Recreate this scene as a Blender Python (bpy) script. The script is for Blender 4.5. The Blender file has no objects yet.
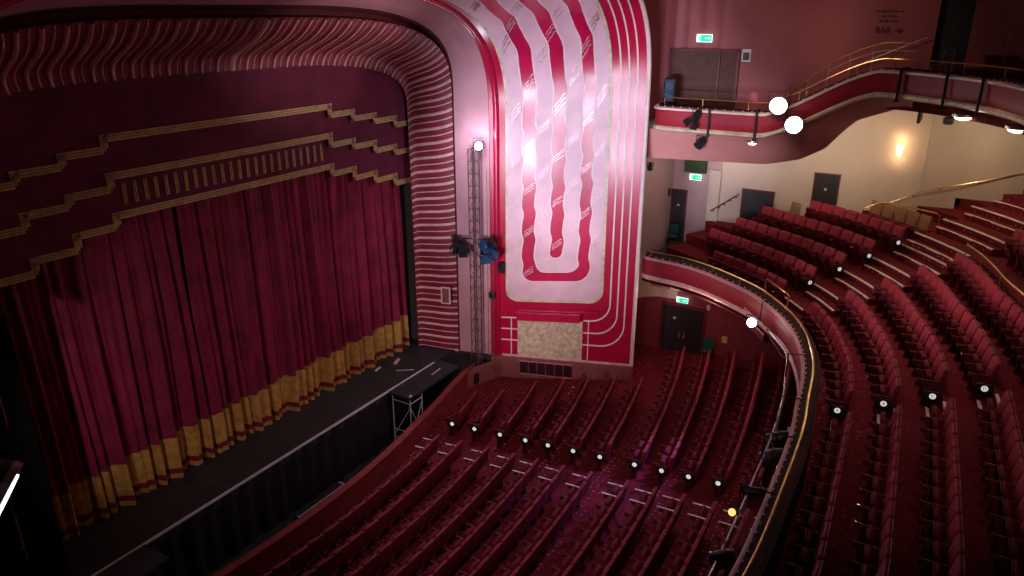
import bpy, math, random
from mathutils import Vector, Matrix
random.seed(7)
PI = math.pi
SC = bpy.context.scene
COL = SC.collection

# ------------------------------------------------------------------ camera
CAM = Vector((-15.94, -20.34, 15.5)); FPX = 743.0
_az = math.radians(31.3); _p = math.atan(276/743)
CF = Vector((math.cos(_p)*math.cos(_az), math.cos(_p)*math.sin(_az), -math.sin(_p)))
CR = Vector((math.sin(_az), -math.cos(_az), 0))
CU = CR.cross(CF)
cd = bpy.data.cameras.new('camera'); cam = bpy.data.objects.new('camera', cd); COL.objects.link(cam)
cd.sensor_width = 36; cd.lens = FPX/1024*36; cd.clip_end = 200; cd.clip_start = .05
M = Matrix((CR, CU, -CF)).transposed().to_4x4(); M.translation = CAM
cam.matrix_world = M
SC.camera = cam
def frame(p):
    """where a place lands in the photograph (used only to leave out seats nobody can see)"""
    v = Vector(p)-CAM; d = v.dot(CF)
    if d < .3: return (-9999, -9999, .3)
    return (512+FPX*v.dot(CR)/d, 288-FPX*v.dot(CU)/d, d)

# ------------------------------------------------------------------ materials
def mat(name, col, rough=.6, metal=0, spec=.5, var=.12, scale=3., bump=0, bscale=60, emit=None, estr=0, coat=0, col2=None, kind=None, sheen=0):
    m = bpy.data.materials.new(name); m.use_nodes = True
    nt = m.node_tree; N = nt.nodes; L = nt.links
    b = N['Principled BSDF']
    b.inputs['Roughness'].default_value = rough; b.inputs['Metallic'].default_value = metal
    b.inputs['Specular IOR Level'].default_value = spec
    b.inputs['Coat Weight'].default_value = coat
    b.inputs['Coat Roughness'].default_value = .25
    if sheen:
        b.inputs['Sheen Weight'].default_value = sheen; b.inputs['Sheen Tint'].default_value = (*[min(1, c*2.5+.05) for c in col], 1)
    tc = N.new('ShaderNodeTexCoord')
    if emit:
        b.inputs['Emission Color'].default_value = (*emit, 1); b.inputs['Emission Strength'].default_value = estr
    no = N.new('ShaderNodeTexNoise'); no.inputs['Scale'].default_value = scale; no.inputs['Detail'].default_value = 4
    L.new(tc.outputs['Object'], no.inputs['Vector'])
    mx = N.new('ShaderNodeMix'); mx.data_type = 'RGBA'
    a = col; c2 = col2 or tuple(c*(1-var*2) for c in col)
    mx.inputs['A'].default_value = (*[min(1, c*(1+var)) for c in a], 1); mx.inputs['B'].default_value = (*c2, 1)
    rp = N.new('ShaderNodeValToRGB'); rp.color_ramp.elements[0].position = .35; rp.color_ramp.elements[1].position = .7
    L.new(no.outputs['Fac'], rp.inputs['Fac']); L.new(rp.outputs['Color'], mx.inputs['Factor'])
    out = mx.outputs['Result']
    if kind == 'carpet':
        vo = N.new('ShaderNodeTexVoronoi'); vo.inputs['Scale'].default_value = 4.6; vo.inputs['Randomness'].default_value = .25
        L.new(tc.outputs['Object'], vo.inputs['Vector'])
        r2 = N.new('ShaderNodeValToRGB'); e = r2.color_ramp.elements
        e[0].position = .12; e[0].color = (1, 1, 1, 1); e[1].position = .22; e[1].color = (0, 0, 0, 1)
        L.new(vo.outputs['Distance'], r2.inputs['Fac'])
        m2 = N.new('ShaderNodeMix'); m2.data_type = 'RGBA'; m2.inputs['B'].default_value = (.50, .10, .11, 1)
        L.new(out, m2.inputs['A']); L.new(r2.outputs['Color'], m2.inputs['Factor']); out = m2.outputs['Result']
    L.new(out, b.inputs['Base Color'])
    if bump:
        bn = N.new('ShaderNodeTexNoise'); bn.inputs['Scale'].default_value = bscale; bn.inputs['Detail'].default_value = 3
        L.new(tc.outputs['Object'], bn.inputs['Vector'])
        bu = N.new('ShaderNodeBump'); bu.inputs['Strength'].default_value = bump; bu.inputs['Distance'].default_value = .03
        L.new(bn.outputs['Fac'], bu.inputs['Height']); L.new(bu.outputs['Normal'], b.inputs['Normal'])
    return m
K = {}
K['curtain'] = mat('curtain_velvet', (.27, .008, .045), .75, var=.2, scale=1.2, sheen=.25)
K['pelmet'] = mat('pelmet_velvet', (.17, .010, .045), .8, var=.15, scale=1, sheen=.3)
K['goldcloth'] = mat('gold_cloth', (.62, .36, .075), .55, var=.15, scale=4, bump=.2, bscale=30)
K['goldtrim'] = mat('gold_braid', (.68, .50, .18), .5, metal=.05, var=.15, scale=8)
K['bandred'] = mat('hem_stripe', (.22, .012, .03), .8)
K['flute'] = mat('crimson_plaster', (.26, .012, .034), .55, var=.12, scale=2)
K['rib'] = mat('rose_plaster', (.85, .50, .46), .5, var=.1)
K['cove'] = mat('pink_plaster', (.62, .30, .33), .55, var=.06, scale=.8)
K['red'] = mat('crimson_gloss_paint', (.52, .006, .05), .24, spec=.6, var=.08, scale=.7, coat=.3)
K['redp'] = mat('crimson_relief_paint', (.56, .008, .07), .22, spec=.6, var=.1, scale=1.5, coat=.4)
K['pinkp'] = mat('pale_pink_paint', (.80, .50, .55), .45, var=.06, scale=1.5)
K['cream'] = mat('cream_line_paint', (.88, .72, .66), .45, var=.05)
K['creamg'] = mat('aged_cream_moulding', (.72, .62, .42), .45, var=.15)
K['silver'] = mat('silvered_stroke', (.72, .55, .55), .35, metal=.3, var=.25, scale=9)
K['stone'] = mat('mottled_gilt_panel', (.85, .68, .50), .45, var=.0, col2=(.50, .37, .24), scale=5, bump=.4, bscale=18)
K['plinth'] = mat('plinth_paint', (.30, .085, .080), .55, var=.08)
K['maroon'] = mat('upper_wall_paint', (.30, .085, .085), .6, var=.08, scale=.5)
K['mauve'] = mat('mauve_wall_paint', (.46, .30, .29), .6, var=.05, scale=.5)
K['beige'] = mat('beige_wall_paint', (.60, .49, .38), .6, var=.05, scale=.6)
K['bulk'] = mat('rose_soffit_paint', (.62, .27, .24), .55, var=.06, scale=.8)
K['dadow'] = mat('stalls_wall_paint', (.24, .035, .055), .5, var=.1)
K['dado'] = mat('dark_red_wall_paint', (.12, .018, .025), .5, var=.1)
K['fascia'] = mat('fascia_crimson_paint', (.36, .022, .042), .5, var=.1, scale=1, spec=.3)
K['carpet'] = mat('dotted_crimson_carpet', (.15, .010, .018), .9, var=.15, scale=6, kind='carpet', spec=.2)
K['cardark'] = mat('plain_crimson_carpet', (.13, .010, .017), .9, var=.15, scale=6, spec=.2)
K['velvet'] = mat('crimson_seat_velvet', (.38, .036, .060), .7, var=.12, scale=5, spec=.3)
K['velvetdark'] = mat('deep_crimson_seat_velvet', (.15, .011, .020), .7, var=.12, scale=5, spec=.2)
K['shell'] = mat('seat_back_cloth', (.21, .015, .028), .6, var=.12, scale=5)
K['arm'] = mat('dark_glossy_arm', (.12, .010, .018), .5, spec=.25, var=.1)
K['black'] = mat('matt_black_paint', (.012, .012, .013), .6, var=.2)
K['void'] = mat('unlit_dark_black', (.003, .003, .003), .95, var=0, spec=.1)  # darkness put into the colour of both added sheets
K['stage'] = mat('black_stage_floor', (.034, .040, .045), .5, var=.15, scale=2)
K['skirt'] = mat('black_serge', (.010, .007, .008), .9, var=.2)
K['tip'] = mat('polished_arm_cap', (.30, .10, .10), .12, metal=.5, var=0)
K['disc'] = mat('lit_row_disc', (.85, .82, .80), .4, var=0, emit=(1, .93, .92), estr=.45)
K['white'] = mat('white_tape', (.80, .80, .78), .5, var=.05)
K['nosing'] = mat('pale_nosing_strip', (.80, .66, .56), .45, var=.08)
K['ventdark'] = mat('vent_glass', (.045, .006, .018), .4, var=.1)
K['whitealu'] = mat('bright_aluminium', (.75, .76, .78), .5, metal=.2, var=.05)
K['brass'] = mat('polished_brass', (.75, .50, .20), .28, metal=.9, var=.1)
K['steel'] = mat('satin_steel', (.45, .44, .44), .35, metal=.8, var=.1)
K['ledge'] = mat('dark_brown_ledge', (.055, .022, .017), .7, spec=.12, var=.15, scale=4)
K['door'] = mat('dark_door_paint', (.022, .016, .019), .45, var=.1)
K['doorb'] = mat('brown_door_panel', (.085, .032, .022), .7, var=.1)
K['green'] = mat('emerald_cloth', (.010, .085, .060), .8, var=.1)
K['greend'] = mat('dark_green_cloth', (.030, .065, .022), .8, var=.1)
K['fixture'] = mat('lamp_housing', (.020, .022, .026), .4, var=.2)
K['blue'] = mat('blue_painted_housing', (.010, .070, .17), .35, var=.15)
K['lens'] = mat('lit_lens', (1, 1, 1), .2, var=0, emit=(.93, .95, 1), estr=18)
K['lensw'] = mat('lit_warm_lens', (1, 1, 1), .2, var=0, emit=(1, .93, .88), estr=22)
K['downl'] = mat('lit_downlight_glass', (1, 1, 1), .3, var=0, emit=(1, .80, .60), estr=5)
K['sconce'] = mat('lit_sconce_glass', (1, .9, .8), .3, var=0, emit=(1, .62, .30), estr=6)
K['exitg'] = mat('lit_exit_green', (.0, .35, .18), .4, var=0, emit=(.0, .52, .26), estr=1.2)
K['exitw'] = mat('lit_exit_white', (.9, 1, .9), .4, var=0, emit=(.75, 1, .85), estr=.9)
K['yellow'] = mat('yellow_glass', (.8, .55, .15), .4, var=0, emit=(1, .65, .2), estr=1.0)
K['ybox'] = mat('pale_yellow_paint', (.62, .50, .22), .5, var=.05)
K['tan'] = mat('tan_seat_back', (.33, .17, .075), .6, var=.1)
K['paper'] = mat('printed_notice', (.60, .58, .60), .6, var=.1)
K['ink'] = mat('dark_ink', (.045, .012, .012), .7, var=0)
K['ceil'] = mat('ceiling_paint', (.30, .14, .14), .7, var=.05)

# ------------------------------------------------------------------ mesh helpers
class MB:
    def __init__(s): s.v = []; s.f = []
    def add(s, vs, fs):
        o = len(s.v); s.v += [tuple(v) for v in vs]; s.f += [tuple(i+o for i in f) for f in fs]; return s
    def box(s, c, d, rz=0, rx=0, bev=0):
        x, y, z = d[0]/2, d[1]/2, d[2]/2
        R = Matrix.Rotation(rz, 3, 'Z') @ Matrix.Rotation(rx, 3, 'X')
        if not bev:
            vs = [R @ Vector((i*x, j*y, k*z)) + Vector(c) for i in (-1, 1) for j in (-1, 1) for k in (-1, 1)]
            return s.add(vs, [(0, 1, 3, 2), (4, 6, 7, 5), (0, 4, 5, 1), (2, 3, 7, 6), (0, 2, 6, 4), (1, 5, 7, 3)])
        # chamfered: layered rounded outline
        b = bev; rings = []
        for (kz, ins) in ((-z, b), (-z+b, 0), (z-b, 0), (z, b)):
            X, Y = x-ins, y-ins
            rings.append([(X-b, -Y), (X, -Y+b), (X, Y-b), (X-b, Y), (-X+b, Y), (-X, Y-b), (-X, -Y+b), (-X+b, -Y)])
            rings[-1] = [R @ Vector((p[0], p[1], kz)) + Vector(c) for p in rings[-1]]
        return s.rings(rings)
    def rings(s, rings, closed=True, caps=True):
        n = len(rings[0]); vs = [p for r in rings for p in r]; fs = []
        for i in range(len(rings)-1):
            for j in range(n if closed else n-1):
                k = (j+1) % n
                fs.append((i*n+j, i*n+k, (i+1)*n+k, (i+1)*n+j))
        if caps and closed:
            fs.append(tuple(reversed(range(n)))); fs.append(tuple((len(rings)-1)*n+j for j in range(n)))
        return s.add(vs, fs)
    def tube(s, pts, r, seg=8, caps=True):
        pts = [Vector(p) for p in pts]; rings = []; up = None
        for i, p in enumerate(pts):
            t = (pts[min(i+1, len(pts)-1)]-pts[max(i-1, 0)]).normalized()
            if up is None or abs(up.dot(t)) > .95:
                up = Vector((0, 0, 1)) if abs(t.z) < .9 else Vector((1, 0, 0))
            a = t.cross(up).normalized(); b = a.cross(t).normalized(); up = b
            rr = r[i] if isinstance(r, (list, tuple)) else r
            rings.append([p+a*rr*math.cos(2*PI*k/seg)+b*rr*math.sin(2*PI*k/seg) for k in range(seg)])
        return s.rings(rings, True, caps)
    def grid(s, fn, nu, nv):
        vs = [fn(i/nu, j/nv) for i in range(nu+1) for j in range(nv+1)]
        fs = [(i*(nv+1)+j, (i+1)*(nv+1)+j, (i+1)*(nv+1)+j+1, i*(nv+1)+j+1) for i in range(nu) for j in range(nv)]
        return s.add(vs, fs)
    def loft(s, rows):   # open rows
        return s.rings(rows, closed=False, caps=False)
    def prism(s, pts, z0, z1):
        n = len(pts)
        vs = [(p[0], p[1], z0) for p in pts]+[(p[0], p[1], z1) for p in pts]
        fs = [tuple(reversed(range(n))), tuple(range(n, 2*n))]+[(i, (i+1) % n, n+(i+1) % n, n+i) for i in range(n)]
        return s.add(vs, fs)
    def slab(s, out, th, bev, fn):
        """rounded cushion: outline out (2D) given thickness th; fn(u,v,w)->3D, w across the thickness"""
        cx = sum(p[0] for p in out)/len(out); cy = sum(p[1] for p in out)/len(out); rings = []
        w0 = max(abs(p[0]-cx) for p in out); h0 = max(abs(p[1]-cy) for p in out)
        for w, ins in ((-th/2, bev*1.2), (-th/2+bev*.35, bev*.3), (-th/2+bev, 0), (th/2-bev, 0), (th/2-bev*.35, bev*.3), (th/2, bev*1.2)):
            rings.append([fn(cx+(p[0]-cx)*(1-ins/w0), cy+(p[1]-cy)*(1-ins/h0), w) for p in out])
        return s.rings(rings)
    def build(s, name, m, parent=None, smooth=True, ang=40):
        me = bpy.data.meshes.new(name); me.from_pydata(s.v, [], s.f); me.validate()
        me.materials.append(K[m] if isinstance(m, str) else m)
        if smooth:
            me.polygons.foreach_set('use_smooth', [True]*len(me.polygons)); me.set_sharp_from_angle(angle=math.radians(ang))
        o = bpy.data.objects.new(name, me); COL.objects.link(o)
        if parent: o.parent = parent
        me.update(); return o
def fixn(o):
    import bmesh
    bm = bmesh.new(); bm.from_mesh(o.data); bmesh.ops.recalc_face_normals(bm, faces=bm.faces); bm.to_mesh(o.data); bm.free(); return o
def tag(o, label, cat, group=None, kind=None):
    o['label'] = label; o['category'] = cat
    if group: o['group'] = group
    if kind: o['kind'] = kind
    return o
def struct(o, label=None):
    o['kind'] = 'structure'
    if label: o['label'] = label
    return o
def empty(name, label, cat, loc=(0, 0, 0), rz=0, group=None):
    o = bpy.data.objects.new(name, None); COL.objects.link(o); o.empty_display_size = .1
    o.location = loc; o.rotation_euler = (0, 0, rz); return tag(o, label, cat, group)
def copy_tree(o, parent=None):
    c = o.copy(); COL.objects.link(c)
    if parent: c.parent = parent
    for ch in KIDS.get(o.name, []): copy_tree(ch, c)
    return c
KIDS = {}
def register(o):
    def rec(x):
        KIDS[x.name] = list(x.children)
        for c in x.children: rec(c)
    bpy.context.view_layer.update(); rec(o)
def rrect(w, h, r, n=4, bottom_r=None, cx=0, cy=0):
    br = r if bottom_r is None else bottom_r; pts = []
    for (sx, sy, rr, a0) in ((1, 1, r, 0), (-1, 1, r, PI/2), (-1, -1, br, PI), (1, -1, br, 1.5*PI)):
        for k in range(n+1):
            a = a0+PI/2*k/n
            pts.append((cx+sx*(w/2-rr)+rr*math.cos(a), cy+sy*(h/2-rr)+rr*math.sin(a)))
    return pts
def catmull(P, n=12):
    P = [Vector(p) for p in P]; out = []
    Q = [2*P[0]-P[1]]+P+[2*P[-1]-P[-2]]
    for i in range(1, len(Q)-2):
        a, b, c, d = Q[i-1], Q[i], Q[i+1], Q[i+2]
        for k in range(n):
            t = k/n
            out.append(.5*((2*b)+(c-a)*t+(2*a-5*b+4*c-d)*t*t+(3*b-a-3*c+d)*t**3))
    out.append(P[-1]); return out
class Curve:
    """planar arc-length curve"""
    def __init__(s, pts):
        s.p = [Vector(p) for p in pts]; s.s = [0]
        for a, b in zip(s.p, s.p[1:]): s.s.append(s.s[-1]+(b-a).length)
        s.L = s.s[-1]
    def at(s, t):
        t = max(0, min(s.L, t)); lo, hi = 0, len(s.s)-1
        while hi-lo > 1:
            m = (lo+hi)//2
            if s.s[m] <= t: lo = m
            else: hi = m
        d = s.s[hi]-s.s[lo]; f = (t-s.s[lo])/d if d else 0
        return s.p[lo].lerp(s.p[hi], f)
    def tan(s, t):
        return (s.at(t+.15)-s.at(t-.15)).normalized()
    def nor(s, t, sign=1):
        q = s.tan(t); return Vector((-q.y, q.x))*sign
    def off(s, t, d, sign=1):
        return s.at(t)+s.nor(t, sign)*d
    def param(s, P):
        best = min(range(401), key=lambda i: (s.at(i/400*s.L)-Vector(P)).length); return best/400*s.L

# ================================================================== PROSCENIUM WALLS
S0 = 11.6; LARC = 11.0
def _warp():
    # equal steps of distance along the arch
    n = 400; pts = []
    for i in range(n+1):
        t = PI/2*i/n; pts.append((8.7*abs(math.cos(t))**.625, 3.2*math.sin(t)**.625))
    L = [0]
    for a, b in zip(pts, pts[1:]): L.append(L[-1]+math.hypot(a[0]-b[0], a[1]-b[1]))
    return [l/L[-1] for l in L], L[-1]
_W, LARC = _warp()
def warp(f):
    f = max(0, min(1, f)); lo, hi = 0, 400
    while hi-lo > 1:
        m = (lo+hi)//2
        if _W[m] <= f: lo = m
        else: hi = m
    return (lo+(f-_W[lo])/(max(1e-9, _W[hi]-_W[lo])))/400*PI/2
def arch(w, zs, h, s, z0=1.0, n=3.2):
    """s up to S0: up the jamb; S0..S0+LARC: right corner to crown; beyond: mirrored"""
    if s > S0+LARC:
        x, z = arch(w, zs, h, 2*(S0+LARC)-s, z0, n)
        if z > zs: m_ = n*1.5; z = zs+(h-zs)*max(0, 1-(x/w)**m_)**(1/m_)
        return -x, z
    if s <= S0: return w, z0+(s-z0)*(zs-z0)/(S0-z0)
    t = warp((s-S0)/LARC); e = 2/n
    return w*max(0, math.cos(t))**e, zs+(h-zs)*max(0, math.sin(t))**e
STOP = 2*(S0+LARC)-7.5
prof = catmull([(0, -.45), (.10, -.48), (.24, -.62), (.34, -.92), (.43, -1.25), (.52, -1.60), (.63, -1.90), (.74, -2.12), (.86, -2.30)], 5)
def flute(q, s, off=0):
    i = q*(len(prof)-1); a = int(min(i, len(prof)-2)); p = prof[a].lerp(prof[a+1], i-a)
    tt = (prof[min(a+1, len(prof)-1)]-prof[a]).normalized(); nx, ny = tt.y, -tt.x   # towards the opening / hall
    e = p.x+nx*off; Y = p.y+ny*off
    x, z = arch(8.48+e*.67, 11.6+.6*e/.86, 13.80+1.55*e/.86, s)
    return Vector((x, Y, z))
ns = 150
o = MB().grid(lambda u, v: flute(v, 1.0+(STOP-1.0)*u), ns, 40).build('wall_proscenium', 'flute'); struct(o, 'crimson fluted plaster surround of the stage opening')
surround = o
rb = MB(); k = 0; s = 1.06
while s < STOP:
    w, h = (.058, .05) if k % 2 == 0 else (.026, .022)
    rows = []
    for (ds, of) in ((-w, -.005), (-w*.6, h*.8), (0, h), (w*.6, h*.8), (w, -.005)):
        rows.append([flute(q/36, s+ds, of) for q in range(37)])
    rb.loft(rows)
    s += .283; k += 1
rb.build('plaster_rib', 'rib', surround)
# beaded pattern of the flat middle: column of small studs
# groove and pink cove
def sweep(pts, a=None):
    """pts: list of (w, zs, h, Y)"""
    return [[Vector((*(lambda xz: (xz[0], p[3], xz[1]))(arch(p[0], p[1], p[2], 1.0+(STOP-1.0)*i/ns, z0=.3, n=p[4] if len(p) > 4 else 3.2)),)) for p in pts] for i in range(ns+1)]
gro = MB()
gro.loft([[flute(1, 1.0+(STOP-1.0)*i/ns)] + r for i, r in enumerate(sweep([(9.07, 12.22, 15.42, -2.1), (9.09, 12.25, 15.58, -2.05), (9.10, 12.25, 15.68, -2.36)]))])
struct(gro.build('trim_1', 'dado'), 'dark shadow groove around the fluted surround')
sc = MB(); s = 1.0
cove_pts = catmull([(9.10, 12.25, 15.70, -2.36), (9.22, 12.0, 15.82, -2.7), (9.40, 11.65, 15.99, -3.1), (9.58, 11.25, 16.12, -3.6), (9.62, 11.1, 16.15, -3.70)], 4)
_cp = [tuple(p)+() for p in [(c[0], c[1], c[2], c[3]) for c in cove_pts]]
c = MB().loft(sweep(_cp)).build('wall_cove', 'cove'); struct(c, 'smooth pink cove arching beside and over the stage surround')
bd = MB().loft(sweep([(9.62, 11.1, 16.15, -3.70), (9.61, 11.1, 16.14, -3.73), (9.66, 11.03, 16.2, -3.82), (9.70, 11.0, 16.24, -3.90)])).build('trim_7', 'red'); struct(bd, 'crimson gloss band edging the pink cove')
# fine upright reeds on the cove
fr = MB()
for (w, zs, h, Y) in ((9.30, 11.9, 15.87, -2.85), (9.38, 11.7, 15.96, -3.02), (9.45, 11.5, 16.02, -3.18)):
    fr.tube([(lambda xz: (xz[0], Y, xz[1]))(arch(w, zs, h, .6+(STOP-1.0)*i/100, z0=.3)) for i in range(101)], .012, 5)
fr.build('reed', 'cove', c)
# ---- splay wall
YA, YB = -3.85, -9.70
def splay(y, s, off=0.0):
    """y = depth coordinate (world Y), s = height / distance along the arch"""
    a = (YA-y)/(YA-YB)
    def pt(a, s):
        w = 9.7+1.87*a; zs = 11.0+1.2*a; h = 16.22+1.6*a
        x, z = arch(w, zs, h, s, z0=.0, n=3.0)
        return Vector((x, YA+(YB-YA)*a, z))
    p = pt(a, s)
    if off:
        n = (pt(a+.01, s)-p).cross(pt(a, s+.05)-p)
        n.normalize()
        if n.x > 0 and s < S0: n = -n
        if s >= S0 and n.dot(Vector((0, YA+(YB-YA)*a-3, 7))-p) < 0: n = -n
        p = p+n*off
    return p
SM = S0+LARC*1.85
red_wall = MB().grid(lambda u, v: splay(YA+(YB-YA)*v, 1.02+(SM-1.02)*u), 120, 14).build('wall_right_splay', 'red'); struct(red_wall, 'glossy crimson splay wall beside the stage curving over to the ceiling')
fixn(red_wall)
def zs2s(z, y):   # height on the jamb -> s
    a = (YA-y)/(YA-YB); zs = 11.0+1.2*a; return z*S0/zs
def strip(mb, cl, off, th=None, side=True):
    """cl: list of (y1,s1,y2,s2) left/right edge pairs on the wall; raised by off"""
    L = [(splay(a, b, -.01), splay(a, b, off), splay(c, d, off), splay(c, d, -.01)) for a, b, c, d in cl]
    mb.loft([list(r) for r in L])
def line(mb, pts, w, off):
    """pts in (y,s); narrow raised line with width w"""
    cl = []
    for i, p in enumerate(pts):
        a = pts[max(0, i-1)]; b = pts[min(len(pts)-1, i+1)]
        dx, dy = b[0]-a[0], b[1]-a[1]; l = math.hypot(dx, dy) or 1
        nx, ny = -dy/l*w/2, dx/l*w/2
        cl.append((p[0]+nx, p[1]+ny, p[0]-nx, p[1]-ny))
    strip(mb, cl, off)
# roll moulding next to the cove (crimson, rounded)
ml = MB()
for yc, r in ((-3.98, .13),):
    ml.tube([splay(yc, 1.02+(SM-1.02)*i/120, .0) for i in range(121)], r, 10)
struct(ml.build('trim_2', 'red'), 'rounded crimson moulding between pink cove and splay wall')
ml = MB(); ml.tube([splay(-9.67, 1.02+(SM-1.02)*i/120, .0) for i in range(121)], .085, 8)
struct(ml.build('trim_3', 'cream'), 'cream edge moulding of the crimson splay wall')
# ---- the big relief panel
panel = empty('relief_panel', 'tall pale pink plaster relief panel with wavy crimson bands on the splay wall', 'wall panel', tuple(splay(-6.3, 3.7)))
PL, PR, PB = -4.52, -8.28, 3.95
def put(mb, name, m, parent=panel, smooth=True):
    loc = parent.location
    mb.v = [(v[0]-loc[0], v[1]-loc[1], v[2]-loc[2]) for v in mb.v]
    return fixn(mb.build(name, m, parent, smooth))
def wob(s, ph=0): return .036*math.sin(2*PI*s/1.15+ph)+.010*math.sin(2*PI*s/.57+ph*2)
def column(yl, yr, sb, wl, wr, rad, n=170):
    """filled shape from rounded bottom sb up to SM; edges wavy by wl / wr"""
    cl = []
    S = [sb+.0]+[sb+rad*(1-math.cos(PI/2*k/8)) for k in range(1, 9)]
    S += [sb+rad+(SM-.1-sb-rad)*k/n for k in range(1, n+1)]
    for s in S:
        d = s-sb
        ins = rad-math.sqrt(max(0, rad*rad-(rad-d)**2)) if d < rad else 0
        cl.append((yl-ins+wl(s), s, yr+ins+wr(s), s))
    return cl
zero = lambda s: 0
def fill(cl, off, nc=8):
    mb = MB(); rows = []
    for a, s1, b, s2 in cl:
        r = [splay(a, s1, -.01)]+[splay(a+(b-a)*k/nc, s1+(s2-s1)*k/nc, off) for k in range(nc+1)]+[splay(b, s2, -.01)]
        rows.append(r)
    rows.insert(0, [splay(cl[0][0]+(cl[0][2]-cl[0][0])*max(0, min(1, (k-1)/nc)), cl[0][1], -.01) for k in range(nc+3)])
    return mb.loft(rows)
put(fill(column(PL+.17, PR-.10, PB-.17, zero, zero, .55), .035), 'frame', 'creamg')
put(fill(column(PL+.07, PR-.0, PB-.06, zero, zero, .45), .06), 'ground', 'pinkp')
wv = lambda s: wob(s); wv2 = lambda s: wob(s, .6)
def ring(yl, yr, sb, rad, name, m, off, ww=.045):
    cl = column(yl, yr, sb, wv, wv2, rad)
    cw = [(a+ww, s1-(.0 if i else .0), b-ww, s2) for i, (a, s1, b, s2) in enumerate(cl)]
    # white outline: same shape a little larger
    cw = column(yl+ww, yr-ww, sb-ww, wv, wv2, rad+ww)
    put(fill(cw, off-.012), 'outline', 'cream'); put(fill(cl, off), name, m)
ring(-5.06, -7.77, 4.78, .50, 'outer_band', 'redp', .085)
ring(-5.60, -7.31, 5.22, .42, 'middle_band', 'pinkp', .11)
ring(-6.22, -6.70, 5.85, .22, 'inner_band', 'redp', .135)
# brushed diagonal strokes scattered over the bands
st = MB()
for ci, (yc, hw) in enumerate(((-4.80, .2), (-5.33, .22), (-5.9, .24), (-6.47, .22), (-7.02, .22), (-7.54, .2), (-8.02, .2))):
    s = 4.6+(ci % 3)*.62
    while s < S0+9:
        if not (s < 6.3 and 1 < ci < 6 and ci != 3) and s > 4.9:
            st = MB()
            for d in (-.11, 0, .1):
                for hh in range(2):
                    a = yc+hw*(.9 if hh == 0 else -.05); b = yc-hw*(.05 if hh == 0 else .9)
                    j = random.uniform(-.02, .02)
                    st1 = st
                    line(st, [(a, s+d+j-.14*(1 if hh == 0 else -.1)), ((a+b)/2, s+d+j+(.0 if hh == 0 else .1)-.05*(1-hh)), (b, s+d+j+.14*(.1 if hh == 0 else 1))], .022, .15)
            put(st, 'brush_stroke', 'silver')
        s += 1.85
# ---- right hand cream stringing lines turning behind the gilt panel
ln = empty('cream_stringing', 'three thin cream lines running down the crimson splay wall and turning towards the gilt panel', 'wall moulding', tuple(splay(-9.0, 2.0)))
def corner(y0, zb, yend, r):
    pts = [(y0, SM-.1-(SM-.1-zb-r)*k/150) for k in range(151)]
    pts += [(y0+r*(1-math.cos(PI/2*k/10)), zb+r-r*math.sin(PI/2*k/10)) for k in range(1, 11)]
    pts += [(y0+r+(yend-y0-r)*k/4, zb) for k in range(1, 5)]
    return pts
for y0, zb, r in ((-8.68, 2.98, .75), (-8.98, 2.42, .85), (-9.28, 1.86, .95)):
    m = MB(); line(m, corner(y0, zb, -7.62, r), .055, .03); put(m, 'line', 'cream', ln)
for z in (2.98, 2.42, 1.86): m = MB(); line(m, [(-4.15, z), (-4.5, z), (-4.86, z)], .05, .03); put(m, 'short_line', 'cream', ln)
for y in (-4.58, -7.84): m = MB(); line(m, [(y, 1.15), (y, 2), (y, 3.0)], .04, .035); put(m, 'tie_line', 'cream', ln)
# ---- gilt panel with its crimson ledge
gp = empty('gilt_wall_panel', 'rectangular mottled gilt panel low on the crimson splay wall', 'wall panel', tuple(splay(-6.2, 1.15)))
m = MB(); strip(m, [(-4.86, s, -7.6, s) for s in (1.13, 1.14, 2.0, 2.95, 2.96)], .07); put(m, 'gilt_face', 'stone', gp)
m = MB(); strip(m, [(-4.86, s, -7.52, s) for s in (2.97, 2.98, 3.32, 3.33)], .30); 
m.loft([[splay(-4.86, 3.33, -.01), splay(-7.52, 3.33, -.01)], [splay(-4.86, 3.33, .3), splay(-7.52, 3.33, .3)]])
m.loft([[splay(-4.86, 2.97, -.01), splay(-7.52, 2.97, -.01)], [splay(-4.86, 2.97, .3), splay(-7.52, 2.97, .3)]])
put(m, 'ledge', 'redp', gp)
m = MB(); strip(m, [(-4.6, s, -8.2, s) for s in (3.36, 3.37, 3.44, 3.45)], .10); put(m, 'upper_ledge', 'redp', gp)
m = MB(); strip(m, [(-4.2, s, -9.62, s) for s in (1.04, 1.05, 1.16, 1.17)], .09); struct(fixn(m.build('trim_4', 'rib')), 'pink base moulding of the splay wall')
# ---- plinth with vent
m = MB(); m.grid(lambda u, v: splay(-3.7-6.05*u, 1.06-2.2*v, .16), 8, 2)
m.loft([[splay(-3.7-6.05*i/8, 1.06, .16) for i in range(9)], [splay(-3.7-6.05*i/8, 1.07, -.05) for i in range(9)]])
pl = struct(fixn(m.build('wall_right_plinth', 'plinth')), 'dusky pink plinth below the crimson splay wall')
vt = empty('wall_vent', 'six-pane dark vent grille in the plinth below the gilt panel', 'vent', tuple(splay(-6.1, .3)))
m = MB(); strip(m, [(-4.98, s, -7.24, s) for s in (.28, .29, .90, .91)], .18); put(m, 'backing', 'ventdark', vt)
for i in range(7):
    y = -4.98-2.26*i/6; m = MB(); line(m, [(y, .27), (y, .6), (y, .92)], .028, .20); put(m, 'bar', 'plinth', vt)
m = MB()
for z in (.28, .91): line(m, [(-4.96, z), (-6, z), (-7.26, z)], .035, .205)
put(m, 'rail', 'bulk', vt)

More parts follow.
